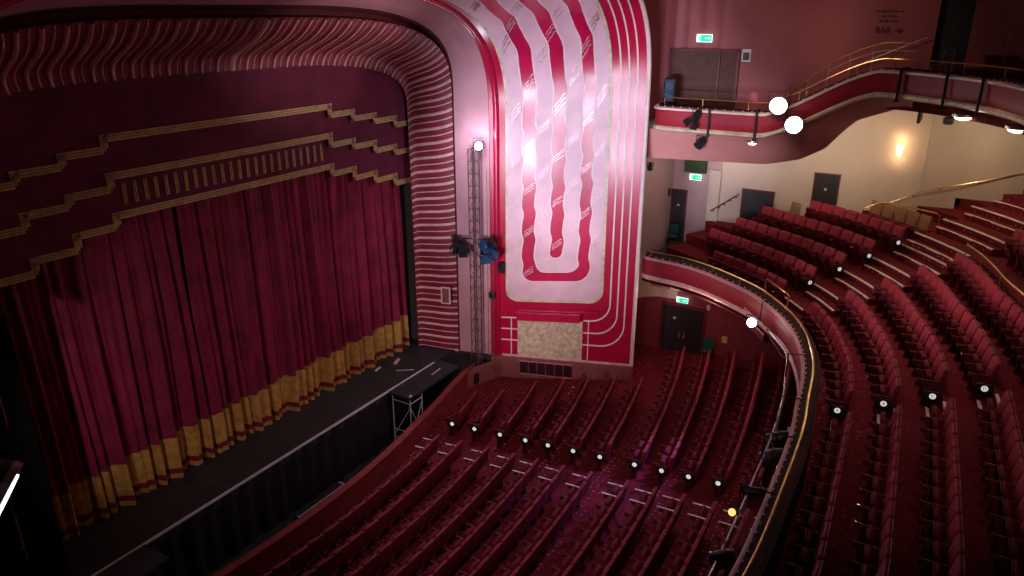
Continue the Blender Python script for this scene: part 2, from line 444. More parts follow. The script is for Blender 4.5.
# ================================================================== CURTAINS AND PELMETS
rnd = random.Random(3); fold = [(rnd.uniform(.9, 1.2)/p, rnd.uniform(0, 6.28), a) for p, a in ((.42, .045), (.63, .045), (.95, .04), (1.7, .035), (.29, .036))]
def foldy(x, z, d=0):
    t = (10.3-z)/9.2
    sp = x+.05*math.sin(x*1.3+z*.4)
    y = sum(a*math.sin(2*PI*f*sp+p+.25*math.sin(z*.5+f)) for f, p, a in fold)
    y = (abs(y)**.8)*(1 if y > 0 else -1)*1.15
    return .10-.08*min(1,max(0,t))+y*(.40+.70*t)-d
def cpanel(name, x0, x1, label):
    r = empty(name, label, 'curtain', ((x0+x1)/2, 0, 1.05))
    def piece(nm, z0, z1, m, d, nz):
        n = int((x1-x0)/.035)
        hem = lambda x: .03*math.sin(x*5)+.02*math.sin(x*11)
        b = MB().grid(lambda u, v: (x0+(x1-x0)*u-r.location.x, foldy(x0+(x1-x0)*u, z0+(z1-z0)*v, d), z0+(z1-z0)*v+(hem(x0+(x1-x0)*u) if z0 < 1.2 and v == 0 else 0)-r.location.z), n, nz)
        return b.build(nm, m, r, ang=80)
    piece('drape', 2.55, 10.9, 'curtain', 0, 14)
    g = piece('gold_hem', 1.06, 2.58, 'goldcloth', .012, 6)
    q = piece('red_stripe', 1.27, 1.47, 'bandred', .022, 2)
    return r
cpanel('stage_curtain', -8.6, -2.36, 'crimson velvet house curtain half with gold hem, narrower and in shadow')
cpanel('stage_curtain', -2.28, 8.36, 'wider crimson velvet house curtain half with gold hem, meeting the fluted surround')
def steps(zc, xs, zz):
    """stepped lower edge, symmetric: returns polyline"""
    R = [(0, zc[0])]; pts = []
    for i, x in enumerate(xs):
        pts += [(x, zc[i]), (x, zc[i+1])]
    pts.append((zz, zc[-1]))
    return [(-x, z) for x, z in reversed(pts)]+pts
XS = [4.38, 5.58, 6.78, 8.0]
lay = [('lowest', [10.08, 9.78, 9.41, 9.08, 8.74], -.10, 11.4), ('middle', [11.23, 10.88, 10.64, 10.31, 10.05], -.20, 12.5), ('topmost', [12.29, 11.98, 11.72, 11.48, 11.19], -.30, 14.0)]
for nm, zc, Y, top in lay:
    zc = [z-.11 for z in zc]
    edge = steps(zc, XS, 8.9)
    pe = empty('pelmet', f'{nm} of the three crimson pelmets with a stepped gold edge above the curtain', 'pelmet', ({'lowest': -.03, 'middle': -.07, 'topmost': -.10}[nm], Y, zc[0]))
    m = MB(); z0 = zc[0]
    xs = [(-8.9, -8.0), (-8.0, -6.78), (-6.78, -5.58), (-5.58, -4.38), (-4.38, 4.38), (4.38, 5.58), (5.58, 6.78), (6.78, 8.0), (8.0, 8.9)]
    zb = [zc[4], zc[3], zc[2], zc[1], zc[0], zc[1], zc[2], zc[3], zc[4]]
    for (a, b), z in zip(xs, zb): m.box(((a+b)/2, 0, (z+top)/2-z0), (b-a, .05, top-z))
    m.build('velvet', 'pelmet', pe, smooth=False)
    def braid(d, w, h):
        g = MB()
        for i in range(len(edge)-1):
            (x0, za), (x1, zb2) = edge[i], edge[i+1]
            if abs(za-zb2) < 1e-4: g.box(((x0+x1)/2, -.03-h/2, za+d-z0), (x1-x0+w*.5, h+.03, w))
            else:
                sg = 1 if x0 < 0 else -1
                g.box((x0+sg*(d+0), -.03-h/2, (za+zb2)/2+d-z0), (w, h+.03, abs(zb2-za)+w))
        return g
    for d in (.03, .105, .18): braid(d, .055, .02).build('gold_braid', 'goldtrim', pe, smooth=False)
    braid(.105, .2, -.012).build('braid_backing', 'dado', pe, smooth=False)
    if nm == 'lowest':
        for i in range(24):
            g = MB(); x = -3.9+7.72*i/23
            for dx in (-.035, .035): g.box((x+dx, -.035, 10.66-z0), (.035, .03, .62))
            g.build('gold_bar', 'goldtrim', pe, smooth=False)
# backstage darkness: black masking legs
m = MB(); m.box((8.55, .4, 5.0), (.4, .5, 8.0)); tag(m.build('masking_flat', 'skirt', smooth=False), 'black masking flat between the curtain edge and the fluted surround', 'stage masking')
m = MB(); m.box((0, .75, 7.6), (17.6, .1, 13)); struct(m.build('wall_stage', 'black', smooth=False), 'dark wall behind the curtain')

# ================================================================== STAGE AND PIT
m = MB(); m.box((0, -.74, .95), (17.9, 2.82, .3)); struct(m.build('floor_stage', 'stage', smooth=False), 'black stage floor in front of the curtain')
m = MB(); m.box((-.4, -2.145, 1.085), (15.6, .075, .06)); tag(m.build('stage_edge_strip', 'white', smooth=False), 'thin white strip along the front edge of the black stage', 'edge strip')
m = MB(); m.box((0, -1.9, -.25), (17.6, .2, 2.3)); struct(m.build('wall_stage_front', 'black', smooth=False), 'black wall under the stage edge')
m = MB(); m.box((-8.55, -1.15, 4.6), (.12, 2.0, 8.6)); tag(m.build('shadow_blocker', 'void', smooth=False), 'added black sheet blocking light at the shadowed end of the stage', 'stage masking')  # added sheet, throws the curtain's shadow edge and stays dead black
m = MB(); m.box((-10.6, .4, 5.0), (4.0, .2, 12.0)); tag(m.build('dark_side_sheet', 'void', smooth=False), 'added black sheet giving the dark beyond the narrower curtain half', 'stage masking')  # added sheet; the unlit dark is put into its black
b = MB().grid(lambda u, v: (-9+13.2*u, -2.17+.05*math.sin(u*13.2*9)+.025*math.sin(u*13.2*4+1), 1.05-2.4*v), 330, 5).build('stage_skirt', 'skirt', ang=80)
tag(b, 'black pleated skirt hanging below the stage edge', 'drape')
m = MB(); m.box((0, -3.6, -1.4), (20, 4.2, .2)); struct(m.build('floor_pit', 'stage', smooth=False), 'dark floor of the orchestra pit')
m = MB(); m.box((8.35, -2.9, -.3), (1.35, 1.1, 2.5)); m.box((8.3, -1.3, .7), (.9, 2.2, .3))
tag(m.build('black_box_flat', 'skirt', smooth=False), 'black box masking at the stage end beneath the fluted surround', 'stage masking')
def platform(x0, x1, label, legx):
    r = empty('stage_platform', label, 'platform', ((x0+x1)/2, -2.7, -1.3))
    L = r.location
    def P(mb, n, mt): mb.v = [(v[0]-L[0], v[1]-L[1], v[2]-L[2]) for v in mb.v]; return mb.build(n, mt, r, smooth=False)
    m = MB(); m.box(((x0+x1)/2, -2.72, 1.04), (x1-x0, 1.1, .1)); P(m, 'deck', 'stage')
    if legx is not None:
        for (lx, ly) in ((legx, -2.3), (legx, -3.2), (legx+.75, -3.2)):
            m = MB(); m.tube([(lx, ly, 1.0), (lx, ly, -1.3)], .028, 6); P(m, 'leg', 'whitealu')
        m = MB()
        for a, b2 in (((legx, -2.3, .75), (legx, -3.2, .75)), ((legx, -2.3, -.95), (legx, -3.2, -.95)), ((legx, -2.3, -.6), (legx, -3.2, -.6)), ((legx, -3.2, .75), (legx+.75, -3.2, .75)),
                      ((legx, -3.2, .6), (legx+.75, -3.2, -1.0)), ((legx+.75, -3.2, .6), (legx, -3.2, -1.0)), ((legx, -2.3, -.9), (legx, -3.2, .6))):
            m.tube([a, b2], .02, 6)
        P(m, 'brace', 'whitealu')
    return r
platform(4.3, 7.7, 'black platform on a steel frame joined to the stage front beside the pit rail', 4.4)
platform(-8.6, -6.45, 'plain black platform without a frame, joined to the stage front in shadow', None)
m = MB()
for c, d, rz in (((6.75, -2.75, 1.098), (.7, .05, .012), .1), ((6.15, -1.55, 1.108), (.75, .05, .012), -.9), ((4.45, -3.2, 1.1), (.16, .1, .03), .3), ((6.6, -.72, 1.12), (.5, .14, .05), .35), ((5.6, -.5, 1.12), (.4, .1, .05), .2)): m.box(c, d, rz)
tag(m.build('floor_marking', 'white', smooth=False), 'short white tape marks on the black stage near the fluted surround', 'tape marks')
fx = empty('pit_tray', 'long low black tray edged in white lying on the pit floor', 'tray', (0, -2.6, -1.3))
m = MB(); m.box((-.15, 0, .06), (2.3, .42, .12)); m.build('tray_body', 'stage', fx, smooth=False)
m = MB(); m.box((-.15, -.20, .14), (2.3, .045, .03)); m.box((-.15, -.06, .14), (2.3, .03, .03)); m.box((.98, 0, .14), (.05, .42, .03)); m.box((-1.28, -.1, .14), (.05, .24, .03)); m.build('white_edge', 'white', fx, smooth=False)
# pit rail
PIT = Curve(catmull([(8.9, -3.3), (7.75, -3.55), (6.22, -3.86), (4.83, -4.17), (3.2, -4.45), (1.3, -4.77), (-1, -4.98), (-3.3, -5.02), (-5.1, -4.92), (-7, -4.7), (-9.5, -4.2)], 6))
def wallsec(cv, n, sec, sgn=1, s0=0, s1=None):
    s1 = cv.L if s1 is None else s1; rings = []
    for i in range(n+1):
        t = s0+(s1-s0)*i/n; nn = cv.nor(t, sgn); p = cv.at(t); rings.append([(p.x+nn.x*a, p.y+nn.y*a, z) for a, z in sec])
    return rings
r = empty('pit_rail', 'curved dark red wooden rail wall around the orchestra pit', 'barrier', (0, -5, 0)); L = Vector((0, -5, 0))
def shift(mb, L): mb.v = [(v[0]-L[0], v[1]-L[1], v[2]-L[2]) for v in mb.v]; return mb
K['railred'] = mat('pit_rail_paint', (.27, .040, .040), .4, var=.12, scale=3)
shift(MB().rings(wallsec(PIT, 60, [(-.06, .86), (.06, .86), (.06, -1.35), (-.06, -1.35)], -1)), L).build('wall_panel', 'railred', r)
shift(MB().rings(wallsec(PIT, 60, [(-.13, .84), (-.13, .90), (.13, .90), (.13, .84)], -1)), L).build('capping', 'railred', r)
# block beside the tower base
m = MB(); m.prism([(7.75, -3.45), (7.95, -3.62), (9.75, -4.25), (9.95, -4.1), (8.2, -3.42)], -.2, .78); struct(fixn(m.build('wall_box_front', 'plinth', smooth=False)), 'low dusky red parapet at the foot of the lighting tower')
m = MB(); m.box((8.95, -3.0, .35), (1.5, 1.6, .5)); struct(m.build('floor_tower', 'black', smooth=False), 'dark floor at the foot of the lighting tower')

# ================================================================== STALLS FLOOR
def zf(y): return 0.0 if y > -5 else -.1*(y+5)
st_pts = []
m = MB()
rows = []
NX = 60
for i in range(NX+1):
    x = 17.5-28.5*i/NX
    # front edge of the floor follows the pit rail
    if x > 8.9: y0 = -3.2
    else:
        t = min(range(0, 201), key=lambda k: abs(PIT.at(PIT.L*k/200).x-x)); y0 = PIT.at(PIT.L*t/200).y-.06
    ys = [y0, min(-5.0, y0-.01)]+[-5-13*j/14 for j in range(1, 15)]
    rows.append([(x, y, zf(y)-.0) for y in ys])
m.loft(rows); struct(fixn(m.build('floor', 'carpet')), 'dotted crimson carpet of the raked stalls floor')
# carpet marks in the stalls aisle are added with the rows

# ================================================================== SEATS
def seat_proto(name, label, tilt=.18):
    r = empty(name, label, 'seat')
    back = lambda z: -.02-(z-.38)*tilt
    def bf(dy): return lambda u, v, w: (u, back(v)+w+dy, v)
    MB().slab(rrect(.50, .58, .05, 4, .04, 0, .68), .065, .028, bf(.035)).build('backrest', 'velvet', r, ang=60)
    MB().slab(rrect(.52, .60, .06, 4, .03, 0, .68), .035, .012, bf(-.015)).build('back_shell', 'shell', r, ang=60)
    # tipped up seat pan
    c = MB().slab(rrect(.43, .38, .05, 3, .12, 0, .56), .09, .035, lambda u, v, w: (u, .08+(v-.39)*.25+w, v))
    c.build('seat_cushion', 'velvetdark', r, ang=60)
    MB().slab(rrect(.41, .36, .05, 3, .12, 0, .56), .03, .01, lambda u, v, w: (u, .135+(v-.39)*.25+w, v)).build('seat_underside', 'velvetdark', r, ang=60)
    a = MB(); a.slab([(y, z) for y, z in rrect(.055, .42, .027, 4)], .045, .016, lambda u, v, w: (-.26+u, .19+v, .635+w))
    a.slab(rrect(.045, .10, .02, 3), .10, .02, lambda u, v, w: (-.26+u, .38+v, .585+w))
    ar = a.build('armrest', 'arm', r, ang=60)
    tp = MB(); tp.tube([(-.26, .385, .64), (-.26, .40, .655), (-.26, .42, .655), (-.26, .435, .64)], [.012, .026, .026, .012], 8); tp.build('arm_cap', 'tip', r)
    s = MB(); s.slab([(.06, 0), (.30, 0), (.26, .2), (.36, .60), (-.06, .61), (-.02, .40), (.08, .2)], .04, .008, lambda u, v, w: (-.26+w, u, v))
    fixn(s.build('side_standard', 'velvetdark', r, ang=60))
    for ch in r.children: ch.data.transform(Matrix.Scale(1.13, 4))
    return r
BADGES = []
def place(rows, proto_name, base_label_fn):
    pass
ORD = ['first', 'second', 'third', 'fourth', 'fifth', 'sixth', 'seventh', 'eighth', 'ninth', 'tenth', 'eleventh', 'twelfth']

# ---- circle curves
FRONT = Curve(catmull([(13.2, -9.55), (12.3, -9.62), (12.08, -10.4), (11.98, -11.3), (11.65, -12.3), (11.1, -13.3), (10.15, -14.65), (9.2, -15.5), (8.1, -16.3), (6.8, -16.93), (5.3, -17.4), (4.0, -17.65), (2.6, -17.8), (.9, -18.0), (-1.4, -18.1), (-4.4, -18.14), (-7.5, -17.9)], 8))
ROWA = Curve(catmull([(15.9, -9.3), (15.0, -11.0), (14.1, -12.6), (12.9, -14.5), (11.3, -16.1), (9.3, -17.35), (7.4, -18.1), (5.6, -18.6), (3.1, -18.97), (.5, -19.15), (-2, -19.3), (-4, -19.4), (-8, -19.45)], 10))
PITCH = 1.06; RISE = .45; Z0C = 4.84
sA1a = ROWA.param((11.95, -15.5)); sA1b = ROWA.param((10.45, -16.7))
sA2a = ROWA.param((3.72, -18.87)); sA2b = ROWA.param((2.9, -18.98))
def gs(t):
    f = max(0, min(1, (sA1b+3-t)/3)); return 1+.12*f*f*(3-2*f)
def cf(t, d): return ROWA.off(t, d*gs(t), sg)
sg = 1
if (ROWA.off(ROWA.L*.6, 1.0, 1)).y > ROWA.at(ROWA.L*.6).y: sg = -1
def levels():
    L = []
    for k in range(5): L.append((PITCH*k-1.02, PITCH*(k+1)-1.02, Z0C+RISE*k, chr(65+k)))
    d0 = PITCH*5-1.02; zg = Z0C+RISE*4+.45
    L.append((d0, d0+.45, zg, None))
    for k in range(5): L.append((d0+.45+PITCH*k, d0+.45+PITCH*(k+1), zg+.45+RISE*k, chr(70+k)))
    return L
LV = levels()
LVS = [(PITCH*k-1.02, PITCH*(k+1)-1.02, Z0C+RISE*k, chr(65+k)) for k in range(9)]
def cx(p, z): return (min(p.x, 18.6), p.y, z)
NS = 110
m = MB(); fr_ = [FRONT.at(FRONT.L*i/NS) for i in range(NS+1)]
sg = 1
# make sure the offset direction points away from the stage
if (ROWA.off(ROWA.L*.6, 1.0, 1)).y > ROWA.at(ROWA.L*.6).y: sg = -1
ra = [ROWA.off(ROWA.L*i/NS, -1.02, sg) for i in range(NS+1)]
m.loft([[(a.x, a.y, Z0C), cx(b, Z0C)] for a, b in zip(fr_, ra)])
for lv, sa, sb in ((LVS, 0, sA1a), (LV, sA1a, ROWA.L)):
    for (d0, d1, z, nm) in lv:
        rr = []; n_ = max(8, int(NS*(sb-sa)/ROWA.L))
        for i in range(n_+1):
            t = sa+(sb-sa)*i/n_
            a = cf(t, d0); b = cf(t, d1+.01)
            rr.append([cx(a, z-(.95 if d0 > -.9 else .12)), cx(a, z), cx(b, z), cx(b, z-.3)])
        m.loft(rr)
struct(m.build('floor_circle', 'carpet', ang=30), 'stepped crimson carpet of the circle')
# underside of the circle
m = MB()
def under(i):
    a = FRONT.off(FRONT.L*i/NS, .35, -1 if FRONT.off(FRONT.L*.6, 1, 1).y > FRONT.at(FRONT.L*.6).y else 1); b = ROWA.off(ROWA.L*i/NS, 7, sg)
    return [(min(a.x, 16), a.y, 4.6), (min(b.x, 18.4), b.y, 4.2)]
m.loft([under(i) for i in range(NS+1)]); struct(m.build('ceiling_circle_underside', 'cove'), 'plaster underside of the circle')
fs = -1 if FRONT.off(FRONT.L*.6, 1, 1).y > FRONT.at(FRONT.L*.6).y else 1   # sign pointing to the rear
# fascia / parapet
par = empty('circle_parapet', 'curved crimson parapet of the circle with cream mouldings', 'balcony front', (5, -17, 4.9)); Lp = Vector((5, -17, 4.9))
def sec(cv, s, n=140, sgn=fs): return wallsec(cv, n, s, sgn)
shift(MB().rings(sec(FRONT, [(.0, 5.84), (-.03, 5.6), (.03, 5.15), (.10, 4.98), (.28, 4.98), (.28, 5.84)])), Lp).build('fascia', 'fascia', par, ang=50)
shift(MB().rings(sec(FRONT, [(-.05, 5.84), (-.055, 5.91), (-.01, 5.945), (.04, 5.94), (.04, 5.84)])), Lp).build('top_moulding', 'cove', par, ang=50)
shift(MB().rings(sec(FRONT, [(.0, 5.16), (-.06, 5.10), (-.05, 5.0), (.05, 4.93), (.3, 4.93), (.3, 5.0)])), Lp).build('bottom_moulding', 'rib', par, ang=50)
shift(MB().rings(sec(FRONT, [(.04, 5.88), (.05, 5.955), (.46, 5.96), (.46, 4.8), (.36, 4.8), (.36, 5.88)])), Lp).build('ledge', 'ledge', par, ang=30)
m = MB()
t = .6
while t < FRONT.L-.3:
    p = FRONT.off(t, .06, fs); m.box((p.x, p.y, 5.975), (.04, .04, .03)); t += .32
shift(m, Lp).build('stud', 'nosing', par, smooth=False)
rl = empty('circle_handrail', 'long brass handrail following the circle parapet', 'handrail', (5, -17, 5.96))
Lr = Vector((5, -17, 5.96))
shift(MB().tube([(*FRONT.off(.9+(FRONT.L-1.0)*i/160, .24, fs), 6.14) for i in range(161)], .032, 8), Lr).build('brass_rail', 'brass', rl)
m = MB(); t = 1.2
while t < FRONT.L:
    p = FRONT.off(t, .24, fs); m.tube([(p.x, p.y, 5.95), (p.x, p.y, 6.13)], .018, 6); t += 1.45
shift(m, Lr).build('post', 'brass', rl)
m = MB(); m.tube([(*FRONT.off(.9+(FRONT.L-1.0)*i/160, .40, fs), 6.0) for i in range(161)], .014, 6); shift(m, Lr).build('lower_rail', 'ledge', rl)
# guard hoop at the foot of aisle 1
gh = empty('guard_hoop', 'raised brass guard hoop on the circle parapet at the foot of the far aisle', 'handrail', (0, 0, 0))
ta = FRONT.param((9.9, -14.95)); tb = FRONT.param((8.6, -15.95))
a = FRONT.off(ta, .28, fs); b = FRONT.off(tb, .28, fs)
gh.location = (a.x, a.y, 5.96)
m = MB().tube([(a.x, a.y, 5.96), (a.x, a.y, 6.55), (a.x*.96+b.x*.04, a.y*.96+b.y*.04, 6.6), (a.x*.04+b.x*.96, a.y*.04+b.y*.96, 6.6), (b.x, b.y, 6.55), (b.x, b.y, 5.96)], .022, 6)
shift(m, gh.location).build('hoop', 'brass', gh)

# ---- place circle seats
proto_c = seat_proto('circle_chair', 'x'); register(proto_c)
proto_s = seat_proto('stalls_chair', 'x'); register(proto_s)
W = .62
def run(cvf, s0, s1, d, dirn):
    """positions along offset curve from s0 towards s1; returns (x,y,rz)"""
    out = []; s = s0; acc = W/2+.04; n = int(abs(s1-s0)/.01); last = cvf(s0, d); tot = 0
    for i in range(1, n+1):
        s = s0+(s1-s0)*i/n; p = cvf(s, d); tot += (p-last).length; last = p
        if tot >= acc: out.append((p, s)); acc += W
    if out and tot-(acc-W) < W/2: out.pop()
    return out
circle = []   # (pos, rz, row, block)
def cyaw(s):
    n = -ROWA.nor(s, sg)    # towards the stage
    return math.atan2(n.y, n.x)-PI/2
for lv, blks in ((LVS, (('wall side block', sA1a, 0),)), (LV, (('middle block', sA1b, sA2a), ('block past the near aisle', sA2b, ROWA.L)))):
    for (d0, d1, z, nm) in lv:
        if nm is None: continue
        db = d0+.95
        for blk, s0, s1 in blks:
            if nm > 'E' and blk == 'middle block': s0 = s0+.2
            for p, s in run(cf, s0, s1, db, 1):
                if p.x > 18.05 or (blk.startswith('wall') and p.y > {'A': -12.0, 'B': -11.0, 'C': -12.0, 'D': -12.9, 'E': -14.4, 'F': -16.2}.get(nm, -17.0)): continue
                if blk.startswith('wall') and nm > 'E': continue
                circle.append((p.copy(), z, cyaw(s), nm, blk))
def visible(p, z, circ=False):
    x, y, d = frame((p.x, p.y, z+.6))
    return -30 < x < 1060 and -30 < y < 625
circle = [c for c in circle if visible(c[0], c[1])]
circle.sort(key=lambda c: (Vector((c[0].x, c[0].y, c[1]))-CAM).length)
def stuff_seats(lst, name, label, group):
    import itertools
    mbs = {}
    for (p, z, rz, *_) in lst:
        Mx = Matrix.Translation((p.x, p.y, z)) @ Matrix.Rotation(rz, 4, 'Z')
        for part in KIDS['circle_chair'] if False else PARTS:
            me = part.data; key = me.materials[0].name
            mb = mbs.setdefault(key, (MB(), me.materials[0]))[0]
            mb.add([Mx @ v.co for v in me.vertices], [tuple(f.vertices) for f in me.polygons])
    r = None; tot = MB(); mats = []; idx = []
    for key, (mb, mt) in mbs.items():
        mats.append(mt); idx += [len(mats)-1]*len(mb.f); tot.add(mb.v, mb.f)
    o = tot.build(name, mats[0])
    for mt in mats[1:]: o.data.materials.append(mt)
    o.data.polygons.foreach_set('material_index', idx)
    return tag(o, label, 'seat', group, 'stuff')
PARTS = list(proto_c.children)
first = True
def orient(o, p, z, rz): o.location = (p.x, p.y, z); o.rotation_euler = (0, 0, rz)
for i, (p, z, rz, nm, blk) in enumerate(circle[:300]):
    o = proto_c if i == 0 else copy_tree(proto_c)
    orient(o, p, z, rz)
    if nm in 'ABCDE' or blk.startswith('wall'):
        o['label'] = f'crimson tip-up seat, {ORD[ord(nm)-65]} circle row from the parapet, {blk}'; o['group'] = f'circle seats {ORD[ord(nm)-65]} row {blk}'
    else:
        o['label'] = f'crimson tip-up seat, {ORD[ord(nm)-70]} row behind the railed circle gangway, {blk}'; o['group'] = f'rear circle seats {ORD[ord(nm)-70]} row {blk}'
if len(circle) > 300: stuff_seats(circle[300:], 'distant_circle_chairs', 'distant crimson tip-up seats in the farthest circle rows', 'distant circle seats')
print('circle seats', len(circle), {k: sum(1 for c in circle if c[3] == k) for k in 'ABCDEFGHIJ'})

# ---- badges (row end panels)
def end_panel(p, z, rz, label, group, letter=None):
    r = empty('row_end_panel', label, 'seat end panel', (p.x, p.y, z), rz, group)
    fixn(MB().slab([(.17, 0), (.21, 0), (.22, .34), (.34, .42), (.36, .62), (.32, .70), (.0, .70), (-.03, .6), (.0, .42), (.15, .34)], .05, .012, lambda u, v, w: (w, u, v)).build('panel', 'black', r, ang=60))
    m = MB(); n = 16
    sd = END_SIDE
    m.rings([[(sd*.026, .155+.078*math.cos(2*PI*k/n), .58+.078*math.sin(2*PI*k/n)) for k in range(n)], [(sd*.034, .155+.078*math.cos(2*PI*k/n), .58+.078*math.sin(2*PI*k/n)) for k in range(n)]])
    bd = fixn(m.build('badge', 'disc', r, smooth=False)); bd['label'] = 'round white row letter disc'
    if letter:
        cu = bpy.data.curves.new('t', 'FONT'); cu.body = letter; cu.size = .12; cu.extrude = .002; cu.align_x = 'CENTER'; cu.align_y = 'CENTER'
        tmp = bpy.data.objects.new('t', cu); me = bpy.data.meshes.new_from_object(tmp); bpy.data.objects.remove(tmp)
        me.materials.clear(); me.materials.append(K['ink'])
        lt = bpy.data.objects.new('row_letter', me); COL.objects.link(lt); lt.parent = bd
        lt.location = (sd*.037, .155, .58); lt.rotation_euler = (PI/2, 0, -PI/2 if sd < 0 else PI/2)
    return r
# the disc faces the camera side (-x of the seat frame is +x world...): for seats facing the stage the aisle is on their left (-x)
END_SIDE = -1
for aisle, sref, lv in (('far', sA1a, LVS), ('near', sA2a, LV)):
    for (d0, d1, z, nm) in lv:
        if nm is None or (aisle == 'far' and (nm > 'E' or nm == 'A')): continue
        p = cf(sref, d0+.95)
        end_panel(p, z, cyaw(sref), f'black end panel with white disc closing the {ORD[ord(nm)-65]} circle row at the {aisle} aisle', f'circle row end panels {aisle} aisle {nm}', nm)

# ---- circle aisle steps and nosing strips
for aisle, sa, sb in (('far', sA1a, sA1b), ('near', sA2a, sA2b)):
    for k, (d0, d1, z, nm) in enumerate(LV):
        if aisle == 'far' and False: continue
        for half in (0, 1):
            dd = d0 if half == 0 else d0-.36
            zz = z if half == 0 else z-.225
            def q(f, dx=0): return cf(sa+(sb-sa)*f, dd+dx)
            inset0, inset1 = (-.06, .97) if half == 0 else (.0, .97)
            if half == 1:
                m = MB(); pts = [cf(sa+(sb-sa)*f, dd) for f in (.02, .5, .98)]+[cf(sa+(sb-sa)*f, d0+.01) for f in (.98, .5, .02)]
                m.prism([(min(p.x, 18.3), p.y) for p in pts], z-RISE-.05, zz)
                struct(fixn(m.build('floor_aisle_step', 'carpet', smooth=False)), 'carpeted half step in a circle aisle')
            m = MB(); A = [cf(sa+(sb-sa)*(inset0+(inset1-inset0)*j/6), dd-.01) for j in range(7)]; B = [cf(sa+(sb-sa)*(inset0+(inset1-inset0)*j/6), dd+.065) for j in range(7)]
            m.prism([(p.x, p.y) for p in A]+[(p.x, p.y) for p in reversed(B)], zz-.03, zz+.012)
            if A[0].x > 18.2: continue
            nlab = f'pale nosing strip on the {aisle} circle aisle, step edge {["of the", "just below the"][half]} {ORD[k]} tier'
            tag(fixn(m.build('step_nosing', 'nosing', smooth=False)), nlab, 'step nosing', f'{aisle} circle aisle nosings')

# gangway rail behind row E
dG = LV[4][1]+.16; zG = LV[5][2]
def grail(s0, s1, name, label):
    r = empty(name, label, 'handrail', (*cf(s0, dG), zG-.3))
    n = 30; top = [(*cf(s0+(s1-s0)*i/n, dG), zG+.95) for i in range(n+1)]
    L = r.location
    shift(MB().tube(top, .028, 8), L).build('top_rail', 'brass', r)
    shift(MB().tube([(x, y, z-.62) for x, y, z in top], .02, 6), L).build('bottom_rail', 'steel', r)
    m = MB()
    for i in (0, 4, 10, 16, 22, 28, 30): m.tube([top[i], (top[i][0], top[i][1], zG-.3)], .02, 6)
    shift(m, L).build('post', 'brass', r); return r
grail(sA1b+.15, sA2a-.2, 'gangway_rail', 'brass rail on posts behind the fifth circle row')

# ---- stalls rows
YROW = [-5.5, -6.54, -7.68, -8.77, -9.70, -10.7, -11.72, -12.98, -13.92, -14.82, -15.77, -16.7, -17.6]
def yk(k, x): return YROW[k]+max(.0035, .0145-.0009*k)*((x+2.7)**2-49)
stalls = []
AX0, AX1 = 2.70, 4.32
def syaw(k, x): return math.atan2(yk(k, x+.05)-yk(k, x-.05), .1)
for k in range(13):
    rights = [6.0, 7.0, 7.9, 8.7, 9.2, 9.6, 10.0, 13.2, 13.7, 14.0, 14.2, 14.4, 14.4]
    x = AX1+.04+W/2
    while x < rights[k]:
        stalls.append((Vector((x, yk(k, x))), zf(yk(k, x)+.3), syaw(k, x), k, 'wall side block')); x += W*math.cos(syaw(k, x))
    x = AX0-W/2
    while x > -7.4:
        stalls.append((Vector((x, yk(k, x))), zf(yk(k, x)+.3), syaw(k, x), k, 'stage centre block')); x -= W*math.cos(syaw(k, x))
def hid(p, z):
    # is it well behind the circle front? (camera ray crosses the level of the parapet inside the circle)
    v = Vector((p.x, p.y, z+.95))-CAM; s = (5.3-CAM.z)/v.z; q = CAM+v*s
    for t in range(0, 101):
        f = FRONT.at(FRONT.L*t/100)
        if abs(f.x-q.x) < .3: return q.y < f.y-2.0
    return False
stalls = [c for c in stalls if visible(c[0], c[1]) and not hid(c[0], c[1])]
stalls.sort(key=lambda c: (Vector((c[0].x, c[0].y, c[1]))-CAM).length)
ORD2 = ORD+['thirteenth', 'fourteenth', 'fifteenth']
for i, (p, z, rz, k, blk) in enumerate(stalls[:300]):
    o = proto_s if i == 0 else copy_tree(proto_s)
    orient(o, p, z, rz)
    o['label'] = f'crimson tip-up stalls seat, {ORD2[k]} row from the pit rail, {blk}'; o['group'] = f'stalls seats {ORD2[k]} row {blk}'
PARTS = list(proto_s.children)
if len(stalls) > 300: stuff_seats(stalls[300:], 'distant_stalls_chairs', 'far crimson stalls seats filling the rows nearest the pit rail', 'far stalls seats')
print('stalls seats', len(stalls))
for k in range(13):
    x = AX1; p = Vector((x, yk(k, x)))
    if k < 12: end_panel(p, zf(p.y+.3), syaw(k, x), f'black end panel with white disc closing the {ORD2[k]} stalls row at the aisle', f'stalls row end panel {k}')
AISLE = [o for o in COL.objects if o.get('group', '').startswith('stalls seats') and 'stage centre' in o['group'] and o.location.x > AX0-W*.7 and o.type == 'EMPTY']
for o in AISLE:
    rw = o['group'].split()[2]
    o['label'] = f'tip-up stalls seat with pale armrest caps by the aisle, {rw} row from the pit'; o['group'] = f'aisle seat {rw}'
    for dx in (-.295, .285):
        ca = MB().slab(rrect(.05, .62, .02, 3), .018, .006, lambda u, v, w: (dx+u, .25+v, .768+w)).build('armrest_cap', 'white', o); ca['label'] = 'pale armrest cap'
# ================================================================== RIGHT WALLS
def quad(name, pts, m, lab=None, th=None):
    b = MB(); b.add(pts, [tuple(range(len(pts)))]); o = b.build(name, m, smooth=False)
    return struct(o, lab)
def wallx(name, X, y0, y1, z0, z1, m, lab, th=.2):
    b = MB(); b.box((X+th/2, (y0+y1)/2, (z0+z1)/2), (th, abs(y1-y0), z1-z0)); return struct(b.build(name, m, smooth=False), lab)
